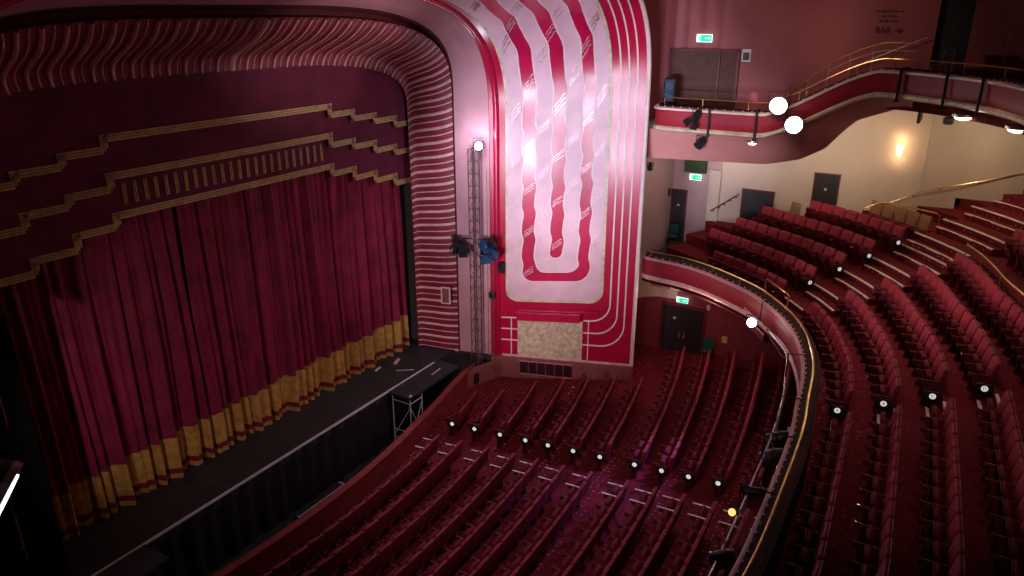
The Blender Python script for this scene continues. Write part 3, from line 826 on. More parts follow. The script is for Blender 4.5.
# stalls level: dark red wall with a curved top edge, cream above
wallx('wall_right_stalls', 15.3, -8.0, -19, -.3, 4.9, 'dadow', 'dark red stalls side wall below the circle')
b = MB(); b.add([(15.28, -8.3, 2.75), (15.28, -8.3, 4.9), (15.28, -10.25, 4.9), (15.28, -10.25, 3.1), (15.28, -9.3, 3.05), (15.28, -8.7, 2.9)], [tuple(range(6))])
b.add([(15.3, -8.3, 2.75), (15.3, -8.3, 4.9), (15.3, -10.25, 4.9), (15.3, -10.25, 3.1), (15.3, -9.3, 3.05), (15.3, -8.7, 2.9)], [tuple(reversed(range(6)))])
struct(b.build('wall_right_cream', 'beige', smooth=False), 'cream upper part of the stalls side wall')
b = MB(); b.box((13.5, -8.2, 2.2), (4.2, .15, 5.4)); struct(b.build('wall_right_return', 'dadow', smooth=False), 'dark red return wall behind the splay wall at stalls level')
# stalls double door
dr = empty('stalls_door', 'black double exit door in the dark red stalls wall', 'door', (15.25, -10.6, .3))
for i, (y, w) in enumerate(((-10.15, .92), (-11.1, .92))):
    m = MB(); m.box((0, y+10.6, 1.25), (.06, w, 2.45)); lf = m.build('door_leaf', 'door', dr, smooth=False)
    m = MB(); m.box((-.045, y+10.6+(.36 if i else -.36), 1.1), (.03, .06, .3)); m.build('push_plate', 'steel', lf, smooth=False)
m = MB(); m.box((-.02, 0, 2.53), (.1, 2.1, .1)); m.box((-.02, 1.0, 1.25), (.1, .08, 2.5)); m.box((-.02, -1.03, 1.25), (.1, .08, 2.5)); m.build('door_frame', 'dado', dr, smooth=False)
m = MB(); m.tube([(-.05, .36, 1.9), (-.07, .36, 1.9)], .07, 12); m.build('door_notice', 'paper', dr)
def exit_sign(loc, w, h, label, rz=0):
    r = empty('exit_sign', label, 'exit sign', loc, rz)
    m = MB(); m.box((0, 0, 0), (.06, w, h), bev=.01); m.build('case', 'exitw', r, smooth=False)
    m = MB(); m.box((-.035, -w*.12, 0), (.01, w*.70, h*.82)); m.build('green_face', 'exitg', r, smooth=False)
    # running figure, arrow
    m = MB(); c = w*.30
    m.tube([(-.042, c, h*.22), (-.046, c, h*.22)], h*.09, 8)
    m.tube([(-.044, c, h*.14), (-.044, c-.01, -h*.08)], h*.05, 6); m.tube([(-.044, c-.01, -h*.08), (-.044, c+w*.06, -h*.30)], h*.04, 6); m.tube([(-.044, c-.01, -h*.08), (-.044, c-w*.07, -h*.26)], h*.04, 6)
    m.tube([(-.044, c, h*.1), (-.044, c-w*.08, 0)], h*.035, 6)
    m.build('running_figure', 'exitg', r)
    m = MB(); m.box((-.044, -w*.16, 0), (.006, w*.25, h*.12)); m.add([(-.045, -w*.28, h*.2), (-.045, -w*.28, -h*.2), (-.045, -w*.40, 0)], [(0, 1, 2)]); m.build('arrow', 'exitw', r, smooth=False)
    return r
exit_sign((15.15, -10.55, 3.15), .55, .26, 'lit green exit sign above the black stalls double door')
gc = empty('green_chair', 'emerald green folded cloth chair against the stalls wall beside the doors', 'chair', (15.0, -12.0, .65))
fixn(MB().slab(rrect(.5, .5, .08), .07, .02, lambda u, v, w: (w, u, v+.75)).build('chair_back', 'green', gc)); m = MB(); m.box((-.2, 0, .45), (.42, .46, .07), bev=.02); m.build('seat', 'green', gc)
for a in (-.2, .2):
    for b_ in (-.38, 0): m = MB(); m.tube([(b_, a, 0), (b_, a, .45)], .015, 6); m.build('leg', 'black', gc)
m = MB(); m.box((15.25, -12.62, 1.62), (.05, .25, .3)); tag(m.build('call_box', 'ybox', smooth=False), 'small pale yellow box on the stalls wall beside the green chair', 'wall box')
m = MB(); m.box((15.25, -11.75, 3.0), (.06, .14, .26), bev=.02); m.box((15.21, -11.75, 3.05), (.04, .08, .08)); tag(m.build('wall_sensor', 'paper', smooth=False), 'small pale sensor on the dark red stalls wall above the green chair', 'sensor')
# circle level
XW = 18.4
b = MB(); b.box((15.2, -8.5, 8.0), (7.2, .15, 6.6)); struct(b.build('wall_right_circle_return', 'mauve', smooth=False), 'mauve return wall at circle level')
wallx('wall_right_circle', XW, -8.4, -10.9, 4.5, 13.2, 'mauve', 'mauve side wall at circle level')
wallx('wall_right_beige', XW, -10.9, -19.05, 4.5, 13.4, 'beige', 'beige side wall of the circle')
b = MB(); P4 = [(XW, -19.05), (20.2, -31), (20.4, -31), (XW+.2, -19.05)]; b.prism(P4, 4.9, 14.5); struct(fixn(b.build('wall_right_beige_rear', 'beige', smooth=False)), 'beige side wall continuing to the rear of the circle')
wallx('trim_5', XW-.16, -10.35, -10.9, 4.8, 8.6, 'beige', 'pale pilaster beside the mauve recess', .2)
m = MB(); m.tube([(XW-.0, -19.05, 7.4), (XW-.0, -19.05, 12.8)], .015, 6)
struct(m.build('trim_6', 'beige'), 'slim moulding at the bend of the beige wall')
# tier base board at wall
def door(name, y0, y1, z0, z1, label, X=18.34, m_='door', dots=True):
    r = empty(name, label, 'door', (X, (y0+y1)/2, z0)); m = MB(); m.box((0, 0, (z1-z0)/2), (.08, abs(y1-y0), z1-z0)); m.build('door_leaf', m_, r, smooth=False)
    m = MB(); w = abs(y1-y0)
    m.box((-.02, w/2, (z1-z0)/2), (.1, .05, z1-z0+.05)); m.box((-.02, -w/2, (z1-z0)/2), (.1, .05, z1-z0+.05)); m.box((-.02, 0, z1-z0+.02), (.1, w+.08, .05)); m.build('door_frame', 'dado', r, smooth=False)
    if dots: m = MB(); m.tube([(-.05, 0, (z1-z0)*.72), (-.065, 0, (z1-z0)*.72)], .06, 12); m.build('door_notice', 'paper', r)
    return r
def op(y0, y1, X, zt): pass
door('circle_exit_door', -8.6, -9.32, 4.9, 7.45, 'tall dark exit door in the mauve wall below the green sign')
door('circle_side_door', -11.95, -13.35, 5.9, 7.85, 'wide dark grey door half hidden behind the circle side seats', dots=False)
door('circle_rear_door', -14.97, -15.98, 6.6, 8.92, 'dark grey door with a round notice in the beige circle wall')
m = MB(); m.box((18.25, -9.67, 8.70), (.15, 1.05, .62), bev=.03); tag(m.build('green_pelmet', 'greend', smooth=False), 'dark green cloth panel above the exit sign at circle level', 'cloth panel')
exit_sign((18.25, -9.70, 8.18), .56, .28, 'lit green exit sign below the dark green cloth panel at circle level')
m = MB(); m.box((17.9, -8.60, 7.4), (.24, .04, .36)); tag(m.build('wall_notice', 'door', smooth=False), 'small dark notice on the mauve wall beside the tall dark door', 'notice')
gch = empty('green_chair', 'emerald green chair standing on the circle at the corner by the mauve wall', 'chair', (17.9, -8.95, 4.84))
fixn(MB().slab(rrect(.45, .5, .08), .07, .02, lambda u, v, w: (w+.1, u, v+.75)).build('chair_back', 'green', gch)); m = MB(); m.box((-.12, 0, .45), (.42, .44, .07), bev=.02); m.build('seat', 'green', gch)
for a in (-.18, .18):
    for b_ in (-.3, .08): m = MB(); m.tube([(b_, a, 0), (b_, a, .45)], .015, 6); m.build('leg', 'black', gch)
def wallrail(pts, label, mm='brass', r=.028, brk=True):
    e = empty('wall_handrail', label, 'handrail', pts[0]); L = Vector(pts[0])
    shift(MB().tube(pts, r, 8), L).build('rail', mm, e)
    if brk:
        m = MB(); n = 5
        for i in range(n):
            f = (i+.5)/n*(len(pts)-1); a = int(f); p = Vector(pts[a]).lerp(Vector(pts[min(a+1, len(pts)-1)]), f-a)
            m.tube([p+Vector((0, 0, -.03)), p+Vector((.02, 0, -.1)), (p.x+.28, p.y, p.z-.1)], .018, 6)
        shift(m, L).build('bracket', 'ledge', e)
wallrail([(18.1, -10.6, 6.7), (18.1, -11.2, 7.15), (18.1, -11.85, 7.65)], 'dark sloping handrail on the wall beside the wide grey door', 'ledge')
wallrail([(18.1, -17.18, 7.62), (18.1, -18.6, 8.32), (18.1, -19.16, 8.68), (18.3, -20.43, 9.03), (18.7, -21.72, 9.38), (19.2, -23.5, 9.9)], 'brass handrail climbing the beige wall towards the rear of the circle')
# loop rail standing by the wall
e = empty('loop_rail', 'looped brass stair rail at the foot of the wall handrail', 'handrail', (17.6, -17.2, 7.0)); Lq = Vector((17.6, -17.2, 7.0))
shift(MB().tube([(17.6, -17.2, 7.80), (17.6, -17.7, 8.1), (17.6, -18.1, 8.15), (17.6, -19.85, 7.95), (17.6, -19.97, 7.85), (17.6, -20.0, 6.8)], .026, 8), Lq).build('loop', 'brass', e)
shift(MB().tube([(17.6, -18.1, 8.15), (17.6, -18.1, 6.8)], .02, 6), Lq).build('post', 'brass', e)
# tan seats closing the last row of the side block
zt = Z0C+RISE*5; tn = 0; dt = PITCH*6-1.02-PITCH+.95
for p, sq in run(cf, sA1a, 0, dt, 1):
    if p.x > 18.1 or p.y > -15.6: continue
    e = empty('tan_chair', 'low tan backed chair in the last side row along the beige circle wall', 'chair', (p.x, p.y, zt), cyaw(sq), 'tan chairs along the beige wall')
    fixn(MB().slab(rrect(.56, .62, .05), .06, .02, lambda u, v, w: (u, w-.05-(v-.4)*.15, v+.72)).build('chair_back', 'tan', e))
    m = MB(); m.box((0, .2, .45), (.5, .42, .08), bev=.02); m.build('seat', 'velvetdark', e)
    m = MB(); m.box((0, .15, .2), (.44, .30, .40)); m.build('chair_base', 'arm', e, smooth=False); tn += 1
e = empty('tan_chair', 'single tan backed chair beside the dark grey rear door of the circle', 'chair', (17.75, -14.45, Z0C+RISE*4), cyaw(sA1a*.6))
fixn(MB().slab(rrect(.5, .6, .05), .06, .02, lambda u, v, w: (u, w-.05-(v-.4)*.15, v+.72)).build('chair_back', 'tan', e))
m = MB(); m.box((0, .2, .45), (.5, .42, .08), bev=.02); m.build('seat', 'velvetdark', e); m = MB(); m.box((0, .15, .2), (.44, .30, .40)); m.build('chair_base', 'arm', e, smooth=False)
# sconce
e = empty('wall_sconce', 'lit wall sconce glowing on the beige wall below the balcony', 'wall lamp', (18.3, -18.08, 10.22))
m = MB(); m.rings([[(-.08+.09*math.cos(PI/2+PI*k/8)*1.0, .12*math.sin(PI/2+PI*k/8)*sc_, z) for k in range(9)] for z, sc_ in ((-.22, .55), (.0, .9), (.18, 1.1))]); fixn(m.build('shade', 'sconce', e))
m = MB(); m.box((.05, 0, 0), (.04, .14, .3)); m.build('back_plate', 'steel', e, smooth=False)

# ================================================================== UPPER BALCONY
UP = Curve(catmull([(13.2, -9.75), (12.3, -9.78), (11.85, -9.95), (11.66, -10.4), (11.62, -11.5), (11.62, -13), (11.66, -14.0), (11.8, -15.2), (11.98, -16.6), (12.0, -17.4), (11.75, -18.3), (10.9, -19.35), (10.0, -20.1), (9.0, -20.75), (7.4, -21.35), (5.5, -21.9), (3, -22.3)], 6))
us = -1 if UP.off(UP.L*.3, 1, 1).x < UP.at(UP.L*.3).x else 1
tR0, tR1 = UP.param((11.66, -14.0)), UP.param((11.98, -17.5))
def lift(t):
    f = max(0, min(1, (t-tR0)/(tR1-tR0))); f = f*f*(3-2*f)*.5+f*.5; return 1.60*f
def secz(sec, n=150, s0=0, s1=None, hf=None):
    s1 = UP.L if s1 is None else s1; out = []
    for i in range(n+1):
        t = s0+(s1-s0)*i/n; nn = UP.nor(t, us); p = UP.at(t); h = lift(t)
        S = sec(t) if callable(sec) else sec
        out.append([(p.x+nn.x*a, p.y+nn.y*a, z+h) for a, z in S])
    return out
ub = empty('upper_balcony_front', 'crimson upper balcony front with cream mouldings stepping up towards the rear', 'balcony front', (12, -14, 11.3)); Lu = Vector((12, -14, 11.3))
shift(MB().rings(secz([(0, 12.05), (-.02, 11.7), (.03, 11.38), (.1, 11.30), (.25, 11.30), (.25, 12.05)])), Lu).build('fascia', 'fascia', ub, ang=50)
shift(MB().rings(secz([(-.07, 12.03), (-.08, 12.10), (.02, 12.14), (.12, 12.12), (.12, 12.03)])), Lu).build('top_moulding', 'cream', ub, ang=50)
shift(MB().rings(secz([(0, 11.42), (-.07, 11.36), (-.06, 11.28), (.05, 11.22), (.25, 11.22), (.25, 11.32)])), Lu).build('bottom_moulding', 'creamg', ub, ang=50)
shift(MB().rings(secz([(.10, 12.10), (.10, 12.17), (.50, 12.17), (.50, 11.5), (.40, 11.5), (.40, 12.08)])), Lu).build('ledge', 'ledge', ub, ang=30)
m = MB(); t = .8
while t < UP.L-.3:
    p = UP.off(t, .05, us); m.box((p.x, p.y, 12.16+lift(t)), (.035, .035, .03)); t += .33
shift(m, Lu).build('stud', 'nosing', ub, smooth=False)
# brackets: hanging black arms on the front
for i, tt in enumerate((UP.param((11.62, -12.1)), UP.param((11.65, -13.8)), UP.param((11.75, -18.2)), UP.param((10.6, -19.6)), UP.param((9.35, -20.5)))):
    p = UP.off(tt, -.14, us); h = lift(tt)
    e = empty('front_bracket', f'black hanging bracket on the upper balcony front, {ORD[i]} from the stage end', 'bracket', (p.x, p.y, 11.2+h))
    MB().tube([(0, 0, 1.0), (0, 0, 0)], .045, 6).build('arm', 'black', e)
    q = UP.off(tt, .3, us); MB().tube([(0, 0, .98), (q.x-p.x, q.y-p.y, 1.02)], .04, 6).build('hook', 'black', e)
    MB().box((0, 0, .0), (.12, .12, .08)).build('foot', 'black', e, smooth=False)
# rails
ur = empty('upper_handrail', 'slim brass handrail following the upper balcony front', 'handrail', (12, -14, 12.17)); Lv = Vector((12, -14, 12.17))
shift(MB().tube([(*UP.off(.9+(UP.L-1)*i/150, .28, us), 12.46+lift(.9+(UP.L-1)*i/150)) for i in range(151)], .022, 8), Lv).build('rail', 'brass', ur)
m = MB(); t = 1.5
while t < UP.L: p = UP.off(t, .28, us); m.tube([(p.x, p.y, 12.15+lift(t)), (p.x, p.y, 12.45+lift(t))], .015, 6); t += 1.7
shift(m, Lv).build('post', 'brass', ur)
rr_ = empty('ramp_handrail', 'double brass guard rail rising over the stepped corner of the upper balcony', 'handrail', (12.2, -16, 12.8)); Lw = Vector((12.2, -16, 12.8))
n = 24; tA, tB = tR0+.7, tR1+.9
for hh in (.62, .86):
    shift(MB().tube([(*UP.off(tA+(tB-tA)*i/n, .42, us), 12.1+hh*min(1, .6+i/n)+lift(tA+(tB-tA)*i/n)) for i in range(n+1)], .018, 6), Lw).build('rail', 'brass', rr_)
m = MB()
for i in range(0, n+1, 4): t = tA+(tB-tA)*i/n; p = UP.off(t, .42, us); m.tube([(p.x, p.y, 12.1+lift(t)), (p.x, p.y, 12.1+.86*min(1, .6+i/n)+lift(t))], .018, 6)
shift(m, Lw).build('post', 'steel', rr_)
# bulkhead below the slip
BHZ = [(-9.0, 10.03), (-14.2, 10.24), (-15.3, 10.5), (-16.1, 10.95), (-16.6, 11.6), (-17.0, 12.0), (-18.4, 12.55), (-22, 12.8)]
def bzz(y):
    for (a, za), (b, zb) in zip(BHZ, BHZ[1:]):
        if b <= y <= a: return za+(zb-za)*(y-a)/(b-a)
    return BHZ[0][1] if y > -9 else 12.8
def bh(t):
    f = max(0, min(1, (t-tR0-1.9)/.9)); return 1.2*(1-f)+.38*f if t < tR1+.2 else max(.03, .38-(t-tR1-.2)*.5)
te = UP.param((11.75, -18.6)); tb0 = UP.param((11.64, -10.6))
BT = [(11.86, y, 12.2, 0) for y in (-9.3, -9.8, -10.3)]
for i in range(81):
    t = tb0+(te-tb0)*i/80; p = UP.off(t, .22, us); q = UP.off(t, .55, us); BT.append((p.x, p.y, q.x, lift(t)))
m = MB(); m.loft([[(x, y, 11.25+l), (x2, y, min(11.24+l, bzz(y)))] for x, y, x2, l in BT])
struct(m.build('wall_bulkhead', 'bulk'), 'rose coloured bulkhead under the upper balcony slip')
m = MB(); m.loft([[(x2-.01, y, min(11.24+l, bzz(y))+.01), (18.4, y-.6*max(0, -y-16), min(11.24+l, bzz(y))+1.1)] for x, y, x2, l in BT])
struct(m.build('ceiling_under_balcony', 'beige'), 'ceiling below the upper balcony slip')
m = MB(); m.loft([[(p.x, p.y, 12.85), (p.x+4.2, p.y-5.5, 14.0)] for p in [UP.off(te+(UP.L-te)*i/30, .2, us) for i in range(31)]])
struct(m.build('ceiling_under_balcony_rear', 'beige'), 'sloping ceiling below the upper balcony')
# balcony floor
m = MB(); m.loft([[(p.x, p.y, 11.55+lift(t)), (max(14.6, p.x+2.0), p.y-(.0 if p.y > -17 else (-p.y-17)*1.0), 11.6+lift(t))] for t, p in [(t, UP.off(t, .4, us)) for t in [.6+(te-.6)*i/60 for i in range(61)]]])
struct(m.build('floor_balcony', 'cardark'), 'dark carpet of the upper balcony slip')
# tiers at the main balcony
uf = lambda s, d: UP.off(s, d, us)
m = MB(); tS = UP.param((11.9, -17.7))
for k in range(6):
    d0, d1, z = .45+.95*k, .45+.95*(k+1), 12.9+.42*k
    m.loft([[(*uf(tS+(UP.L-tS)*i/30, d0), z-.45), (*uf(tS+(UP.L-tS)*i/30, d0), z), (*uf(tS+(UP.L-tS)*i/30, d1+.01), z)] for i in range(31)])
struct(m.build('floor_balcony_tiers', 'cardark'), 'dark stepped tiers of the upper balcony')
# a few dark seats
bs = []
proto_u = seat_proto('balcony_chair', 'x'); register(proto_u)
cnt = 0
for k in range(1, 4):
    s = UP.param((10.4, -19.75)) if k > 0 else 0
    while s < UP.L-.5:
        p = uf(s, .45+.95*k+.75); n_ = -UP.nor(s, us)
        x, y, d = frame((p.x, p.y, 13.6+.42*k))
        if x < 1060 and y > -40:
            o = proto_u if cnt == 0 else copy_tree(proto_u)
            o.location = (p.x, p.y, 12.9+.42*k); o.rotation_euler = (0, 0, math.atan2(n_.y, n_.x)-PI/2)
            o['label'] = f'shadowy crimson tip-up seat in the {ORD[k-1]} visible row of the upper balcony'; o['group'] = f'upper balcony seats row {ORD[k-1]}'; cnt += 1
        s += .5
# upper wall
b = MB(); rows = []
for i in range(81):
    y = -8.2-10.6*i/80
    wob_ = 0
    for yc in (-9.25, -9.75, -10.3, -10.95, -11.6): wob_ += -.10*math.exp(-((y-yc)/.10)**2)*(1 if y > -12 else 0)
    ly = max(0, min(1, (-y-14.0)/3.5)); ly = 1.60*(ly*ly*(3-2*ly)*.5+ly*.5)
    rows.append([(14.0+wob_, y, 11.35+ly+(.15 if y < -17 else 0)), (14.0+wob_, y, 16.3), (13.2+wob_, y, 17.4), (11, y, 18.0)])
b.loft(rows); struct(b.build('wall_right_upper', 'maroon', ang=60), 'maroon side wall of the upper balcony')
b = MB(); b.box((13.4, -8.3, 14), (1.9, .1, 8)); struct(b.build('wall_upper_return', 'maroon', smooth=False), 'maroon return wall at the stage end of the upper balcony')
b = MB(); b.box((14.35, -19.25, 14.6), (.1, 1.1, 3.6)); b.box((14.9, -18.75, 14.6), (1.2, .1, 5.6)); struct(b.build('wall_vomitory', 'black', smooth=False), 'dark recess at the end of the maroon wall')
b = MB(); b.prism([(14.3, -19.8), (14.5, -19.8), (14.9, -27), (14.7, -27)], 12.4, 18); struct(fixn(b.build('wall_upper_rear', 'maroon', smooth=False)), 'dim maroon wall behind the upper balcony seats')
b = MB(); b.box((2, -12, 18.2), (30, 26, .2)); struct(b.build('ceiling', 'ceil', smooth=False), 'auditorium ceiling')
# upper door
e = empty('upper_door_panel', 'broad dark brown double door in the maroon upper wall', 'door', (13.9, -11.0, 12.0))
m = MB(); m.box((-.02, .38, 1.05), (.06, 2.0, 2.1)); m.build('door_leaf', 'doorb', e, smooth=False)
m = MB(); m.box((-.02, -.98, 1.05), (.06, .62, 2.1)); m.build('door_leaf', 'doorb', e, smooth=False)
m = MB(); m.box((-.05, 1.36, 1.05), (.08, .06, 2.16)); m.box((-.05, -1.34, 1.05), (.08, .1, 2.16)); m.box((-.05, -.62, 1.05), (.08, .06, 2.1)); m.box((-.05, 0, 2.12), (.08, 2.8, .06)); m.build('door_frame', 'dado', e, smooth=False)
exit_sign((13.85, -10.95, 14.55), .62, .30, 'lit green exit sign high on the maroon upper wall')
e = empty('wall_poster', 'small pale notice with dark picture beside the brown upper door', 'poster', (13.93, -12.6, 13.95))
MB().box((0, 0, 0), (.03, .34, .46)).build('board', 'paper', e, smooth=False); m = MB(); m.box((-.02, 0, -.03), (.01, .24, .28)); m.build('picture', 'fixture', e, smooth=False)
# speaker
e = empty('monitor_speaker', 'dark loudspeaker standing on the upper balcony ledge near the stage end', 'loudspeaker', (13.0, -10.05, 12.0))
m = MB(); m.box((0, 0, .62), (.42, .46, .95), bev=.05); m.build('cabinet', 'fixture', e, smooth=False)
for dz in (.42, .8): MB().tube([(-.2, .0, dz), (-.235, .0, dz)], .15, 14).build('driver', 'blue', e)
m = MB(); m.box((0, 0, .08), (.3, .3, .16)); m.build('stand', 'black', e, smooth=False)
# BAR sign
def text(body, size, loc, name, m, parent=None, rz=-PI/2):
    cu = bpy.data.curves.new('t', 'FONT'); cu.body = body; cu.size = size; cu.extrude = .004; cu.offset = .006; cu.align_x = 'CENTER'; cu.align_y = 'CENTER'
    tmp = bpy.data.objects.new('t', cu); me = bpy.data.meshes.new_from_object(tmp); bpy.data.objects.remove(tmp)
    me.materials.clear(); me.materials.append(K[m]); o = bpy.data.objects.new(name, me); COL.objects.link(o)
    o.location = loc; o.rotation_euler = (PI/2, 0, rz)
    if parent: o.parent = parent
    return o
e = empty('bar_sign', 'faint dark painted sign reading BAR with an arrow on the maroon upper wall', 'sign', (13.97, -17.3, 14.9))
text('BAR', .27, (-.0, .12, 0), 'lettering', 'ink', e)
m = MB(); m.box((-.005, -.34, 0), (.01, .16, .05)); m.add([(-.012, -.38, .10), (-.012, -.38, -.10), (-.012, -.54, 0)], [(0, 1, 2)]); m.build('arrow', 'ink', e, smooth=False)
for z, ws in ((.62, (.15, .12, .17, .13, .10)), (.46, (.13, .10, .16)), (.31, (.10, .16, .09, .13))):
    m = MB(); tot = sum(ws)+.04*(len(ws)-1); y = tot/2+.0
    for w_ in ws: m.box((-.004, y-w_/2, z), (.008, w_, .06)); y -= w_+.04
    m.build('faded_lettering', 'ink', e, smooth=False)
# ramp handrail on wall
wallrail([(13.75, -16.2, 13.55), (13.75, -17.4, 14.15), (13.75, -18.6, 14.7)], 'dim sloping handrail on the maroon wall below the bar sign', 'steel', .02, False)
# stair hoops in the upper seating
for i, (x, y, z, hgt, ln_) in enumerate(((12.9, -19.2, 13.4, .95, .30), (12.7, -18.9, 13.2, .7, .45), (13.2, -20.9, 14.3, .6, .45), (13.6, -22.1, 15.0, .6, .4), (13.6, -23.4, 15.2, .7, .5))):
    e = empty('stair_hoop', f'slim steel stair hoop in the upper balcony, {ORD[i]} of those up its steps', 'handrail', (x, y, z))
    MB().tube([(0, 0, -.3), (0, 0, hgt*.85), (.02, -ln_*.15, hgt), (.02, -ln_*.85, hgt*1.05), (0, -ln_, hgt*.9), (0, -ln_, -.3)], .018, 6).build('hoop', 'steel', e)
# downlights
for i, (x, y, z) in enumerate(((12.12, -13.65, 11.02), (12.45, -18.5, 12.58), (10.45, -20.12, 12.56), (8.35, -21.45, 12.56))):
    e = empty('downlight', ['round lit downlight under the balcony slip', 'round lit downlight under the corner of the upper balcony', 'round lit downlight under the upper balcony, second along its main front', 'round lit downlight under the upper balcony, third along its main front'][i], 'downlight', (x, y, z))
    MB().rings([[(r_*math.cos(2*PI*k/16), r_*math.sin(2*PI*k/16), zz) for k in range(16)] for r_, zz in ((.08, -.11), (.20, -.07), (.25, 0))]).build('glass', 'downl', e)
    MB().tube([(0, 0, 0), (0, 0, .08)], .29, 16).build('rim', 'steel', e)
# downlights under the circle
for i, (x, y) in enumerate(((13.1, -10.9), (12.3, -12.9))):
    e = empty('downlight', ['round lit downlight under the circle above the stalls exit sign', 'round lit downlight under the circle away from the stalls exit sign'][i], 'downlight', (x, y, 4.72))
    MB().rings([[(r_*math.cos(2*PI*k/16), r_*math.sin(2*PI*k/16), zz) for k in range(16)] for r_, zz in ((.08, -.10), (.18, -.06), (.22, 0))]).build('glass', 'downl', e)
    MB().tube([(0, 0, 0), (0, 0, .2)], .25, 16).build('rim', 'steel', e)

# ================================================================== TOWER AND FIXTURES
def ladder_tower(X, Y, z0, z1, label, mir=1):
    e = empty('lighting_tower', label, 'lighting tower', (X, Y, z0)); H = z1-z0
    for a in (-.16, .16):
        for b_ in (-.16, .16): MB().tube([(a, b_, 0), (a, b_, H)], .025, 6).build('chord', 'steel', e)
    z = .2; j = 0
    while z < H:
        m = MB(); q = [(-.16, -.16), (.16, -.16), (.16, .16), (-.16, .16)]
        for i in range(4): m.tube([(*q[i], z), (*q[(i+1) % 4], z)], .014, 5)
        if z+.5 < H:
            for i in range(4): m.tube([(*q[i], z), (*q[(i+1) % 4], z+.5)], .010, 4)
        m.build('lacing', 'steel', e); z += .5; j += 1
    m = MB(); m.box((0, 0, .03), (.5, .5, .06)); m.build('base_plate', 'black', e, smooth=False)
    return e
K['alu'] = mat('dull_aluminium', (.15, .10, .10), .5, metal=.3, var=.1)
_st = K['steel']; K['steel'] = K['alu']
ladder_tower(8.98, -3.35, .60, 10.3, 'slim aluminium lattice lighting tower beside the fluted surround')
K['steel'] = _st
e = empty('cable_ladder', 'thin wire ladder hanging beside the lighting tower', 'ladder', (9.2, -3.98, .5))
for a in (-.14, .14): MB().tube([(0, a, 0), (0, a, 9.0 if a > 0 else 5.8)], .012, 5).build('wire', 'alu', e)
for i in range(11): MB().tube([(0, -.14, .3+.5*i), (0, .14, .3+.5*i)], .012, 5).build('rung', 'alu', e)
def lamp(loc, aim, label, r=.16, ln_=.45, lens='lens', body='fixture', name='spotlight', barn=False):
    e = empty(name, label, 'stage light', loc)
    d = (Vector(aim)-Vector(loc)).normalized()
    MB().tube([-d*ln_, -d*ln_*.7, -d*.02, Vector((0, 0, 0))], [r*.55, r*.95, r, r*1.08], 16).build('housing', body, e)
    MB().tube([d*.004, d*.02], r*.93, 20).build('lens', lens, e)
    side = d.cross(Vector((0, 0, 1))).normalized(); b0 = -d*ln_*.4
    MB().tube([b0+side*r*1.15, b0+side*r*1.2+Vector((0, 0, r*1.6)), b0-side*r*1.2+Vector((0, 0, r*1.6)), b0-side*r*1.15], .018, 6).build('yoke', 'black', e)
    if barn:
        up = side.cross(d)
        for v_ in (side, -side, up, -up):
            w_ = d.cross(v_).normalized(); m = MB(); a = v_*r*1.1
            m.add([a+w_*r, a-w_*r, a-w_*r*1.2+d*r*1.4+v_*r*.6, a+w_*r*1.2+d*r*1.4+v_*r*.6], [(0, 1, 2, 3)]); m.build('barn_door', body, e, smooth=False)
    return e
K['dullens'] = mat('unlit_lens', (.02, .035, .05), .15, var=0, spec=.6)
C_ = tuple(CAM)
lamp((9.0, -3.6, 10.45), (-6, -16, 9), 'bright white stage light on top of the lighting tower', .17, .4)
lamp((8.75, -2.55, 6.15), (2, -8, 0), 'dark lantern at the outer end of the short arm beside the lighting tower', .17, .5, 'dullens', 'fixture', 'stage_lantern', True)
lamp((8.8, -2.85, 6.05), (0, -9, 0), 'dark lantern at the inner end of the short arm beside the lighting tower', .17, .5, 'dullens', 'fixture', 'stage_lantern', True)
lamp((8.95, -3.95, 6.05), (4, -10, 0), 'large blue lantern hanging from the lighting tower', .24, .6, 'dullens', 'blue', 'stage_lantern', True)
lamp((9.05, -4.25, 6.3), (5, -10, 0), 'smaller dark lantern behind the blue one on the tower', .15, .45, 'dullens', 'fixture', 'stage_lantern', False)
m = MB(); m.tube([(8.98, -3.2, 6.5), (8.75, -2.3, 6.5)], .03, 6); m.tube([(8.98, -3.5, 6.55), (9.0, -4.4, 6.55)], .03, 6); tag(m.build('tower_arm', 'ledge'), 'short dark pipe arms across the lighting tower carrying lanterns', 'pipe')
m = MB(); m.box((9.5, -3.85, 3.9), (.12, .3, .3), bev=.03); m.box((9.42, -3.85, 3.9), (.06, .2, .2)); tag(m.build('small_speaker', 'fixture', smooth=False), 'small dark box fixed on the pink cove beside the tower', 'wall box')
m = MB(); m.box((9.62, -4.25, 5.2), (.12, .3, .5), bev=.04); m.box((9.5, -4.25, 5.25), (.14, .16, .2)); tag(m.build('wall_bracket_box', 'fixture', smooth=False), 'small dark fitting on the crimson moulding beside the blue lantern', 'wall box')
# framed grille on the fluted jamb
e = empty('framed_grille', 'small cream framed grille on the fluted crimson jamb', 'grille', (8.55, -2.05, 3.85)); 
m = MB(); m.box((0, -.0, 0), (.06, .42, .78), .35); m.build('frame', 'cream', e, smooth=False)
m = MB(); m.box((-.03, -.015, 0), (.04, .30, .66), .35); m.build('mesh_panel', 'plinth', e, smooth=False)
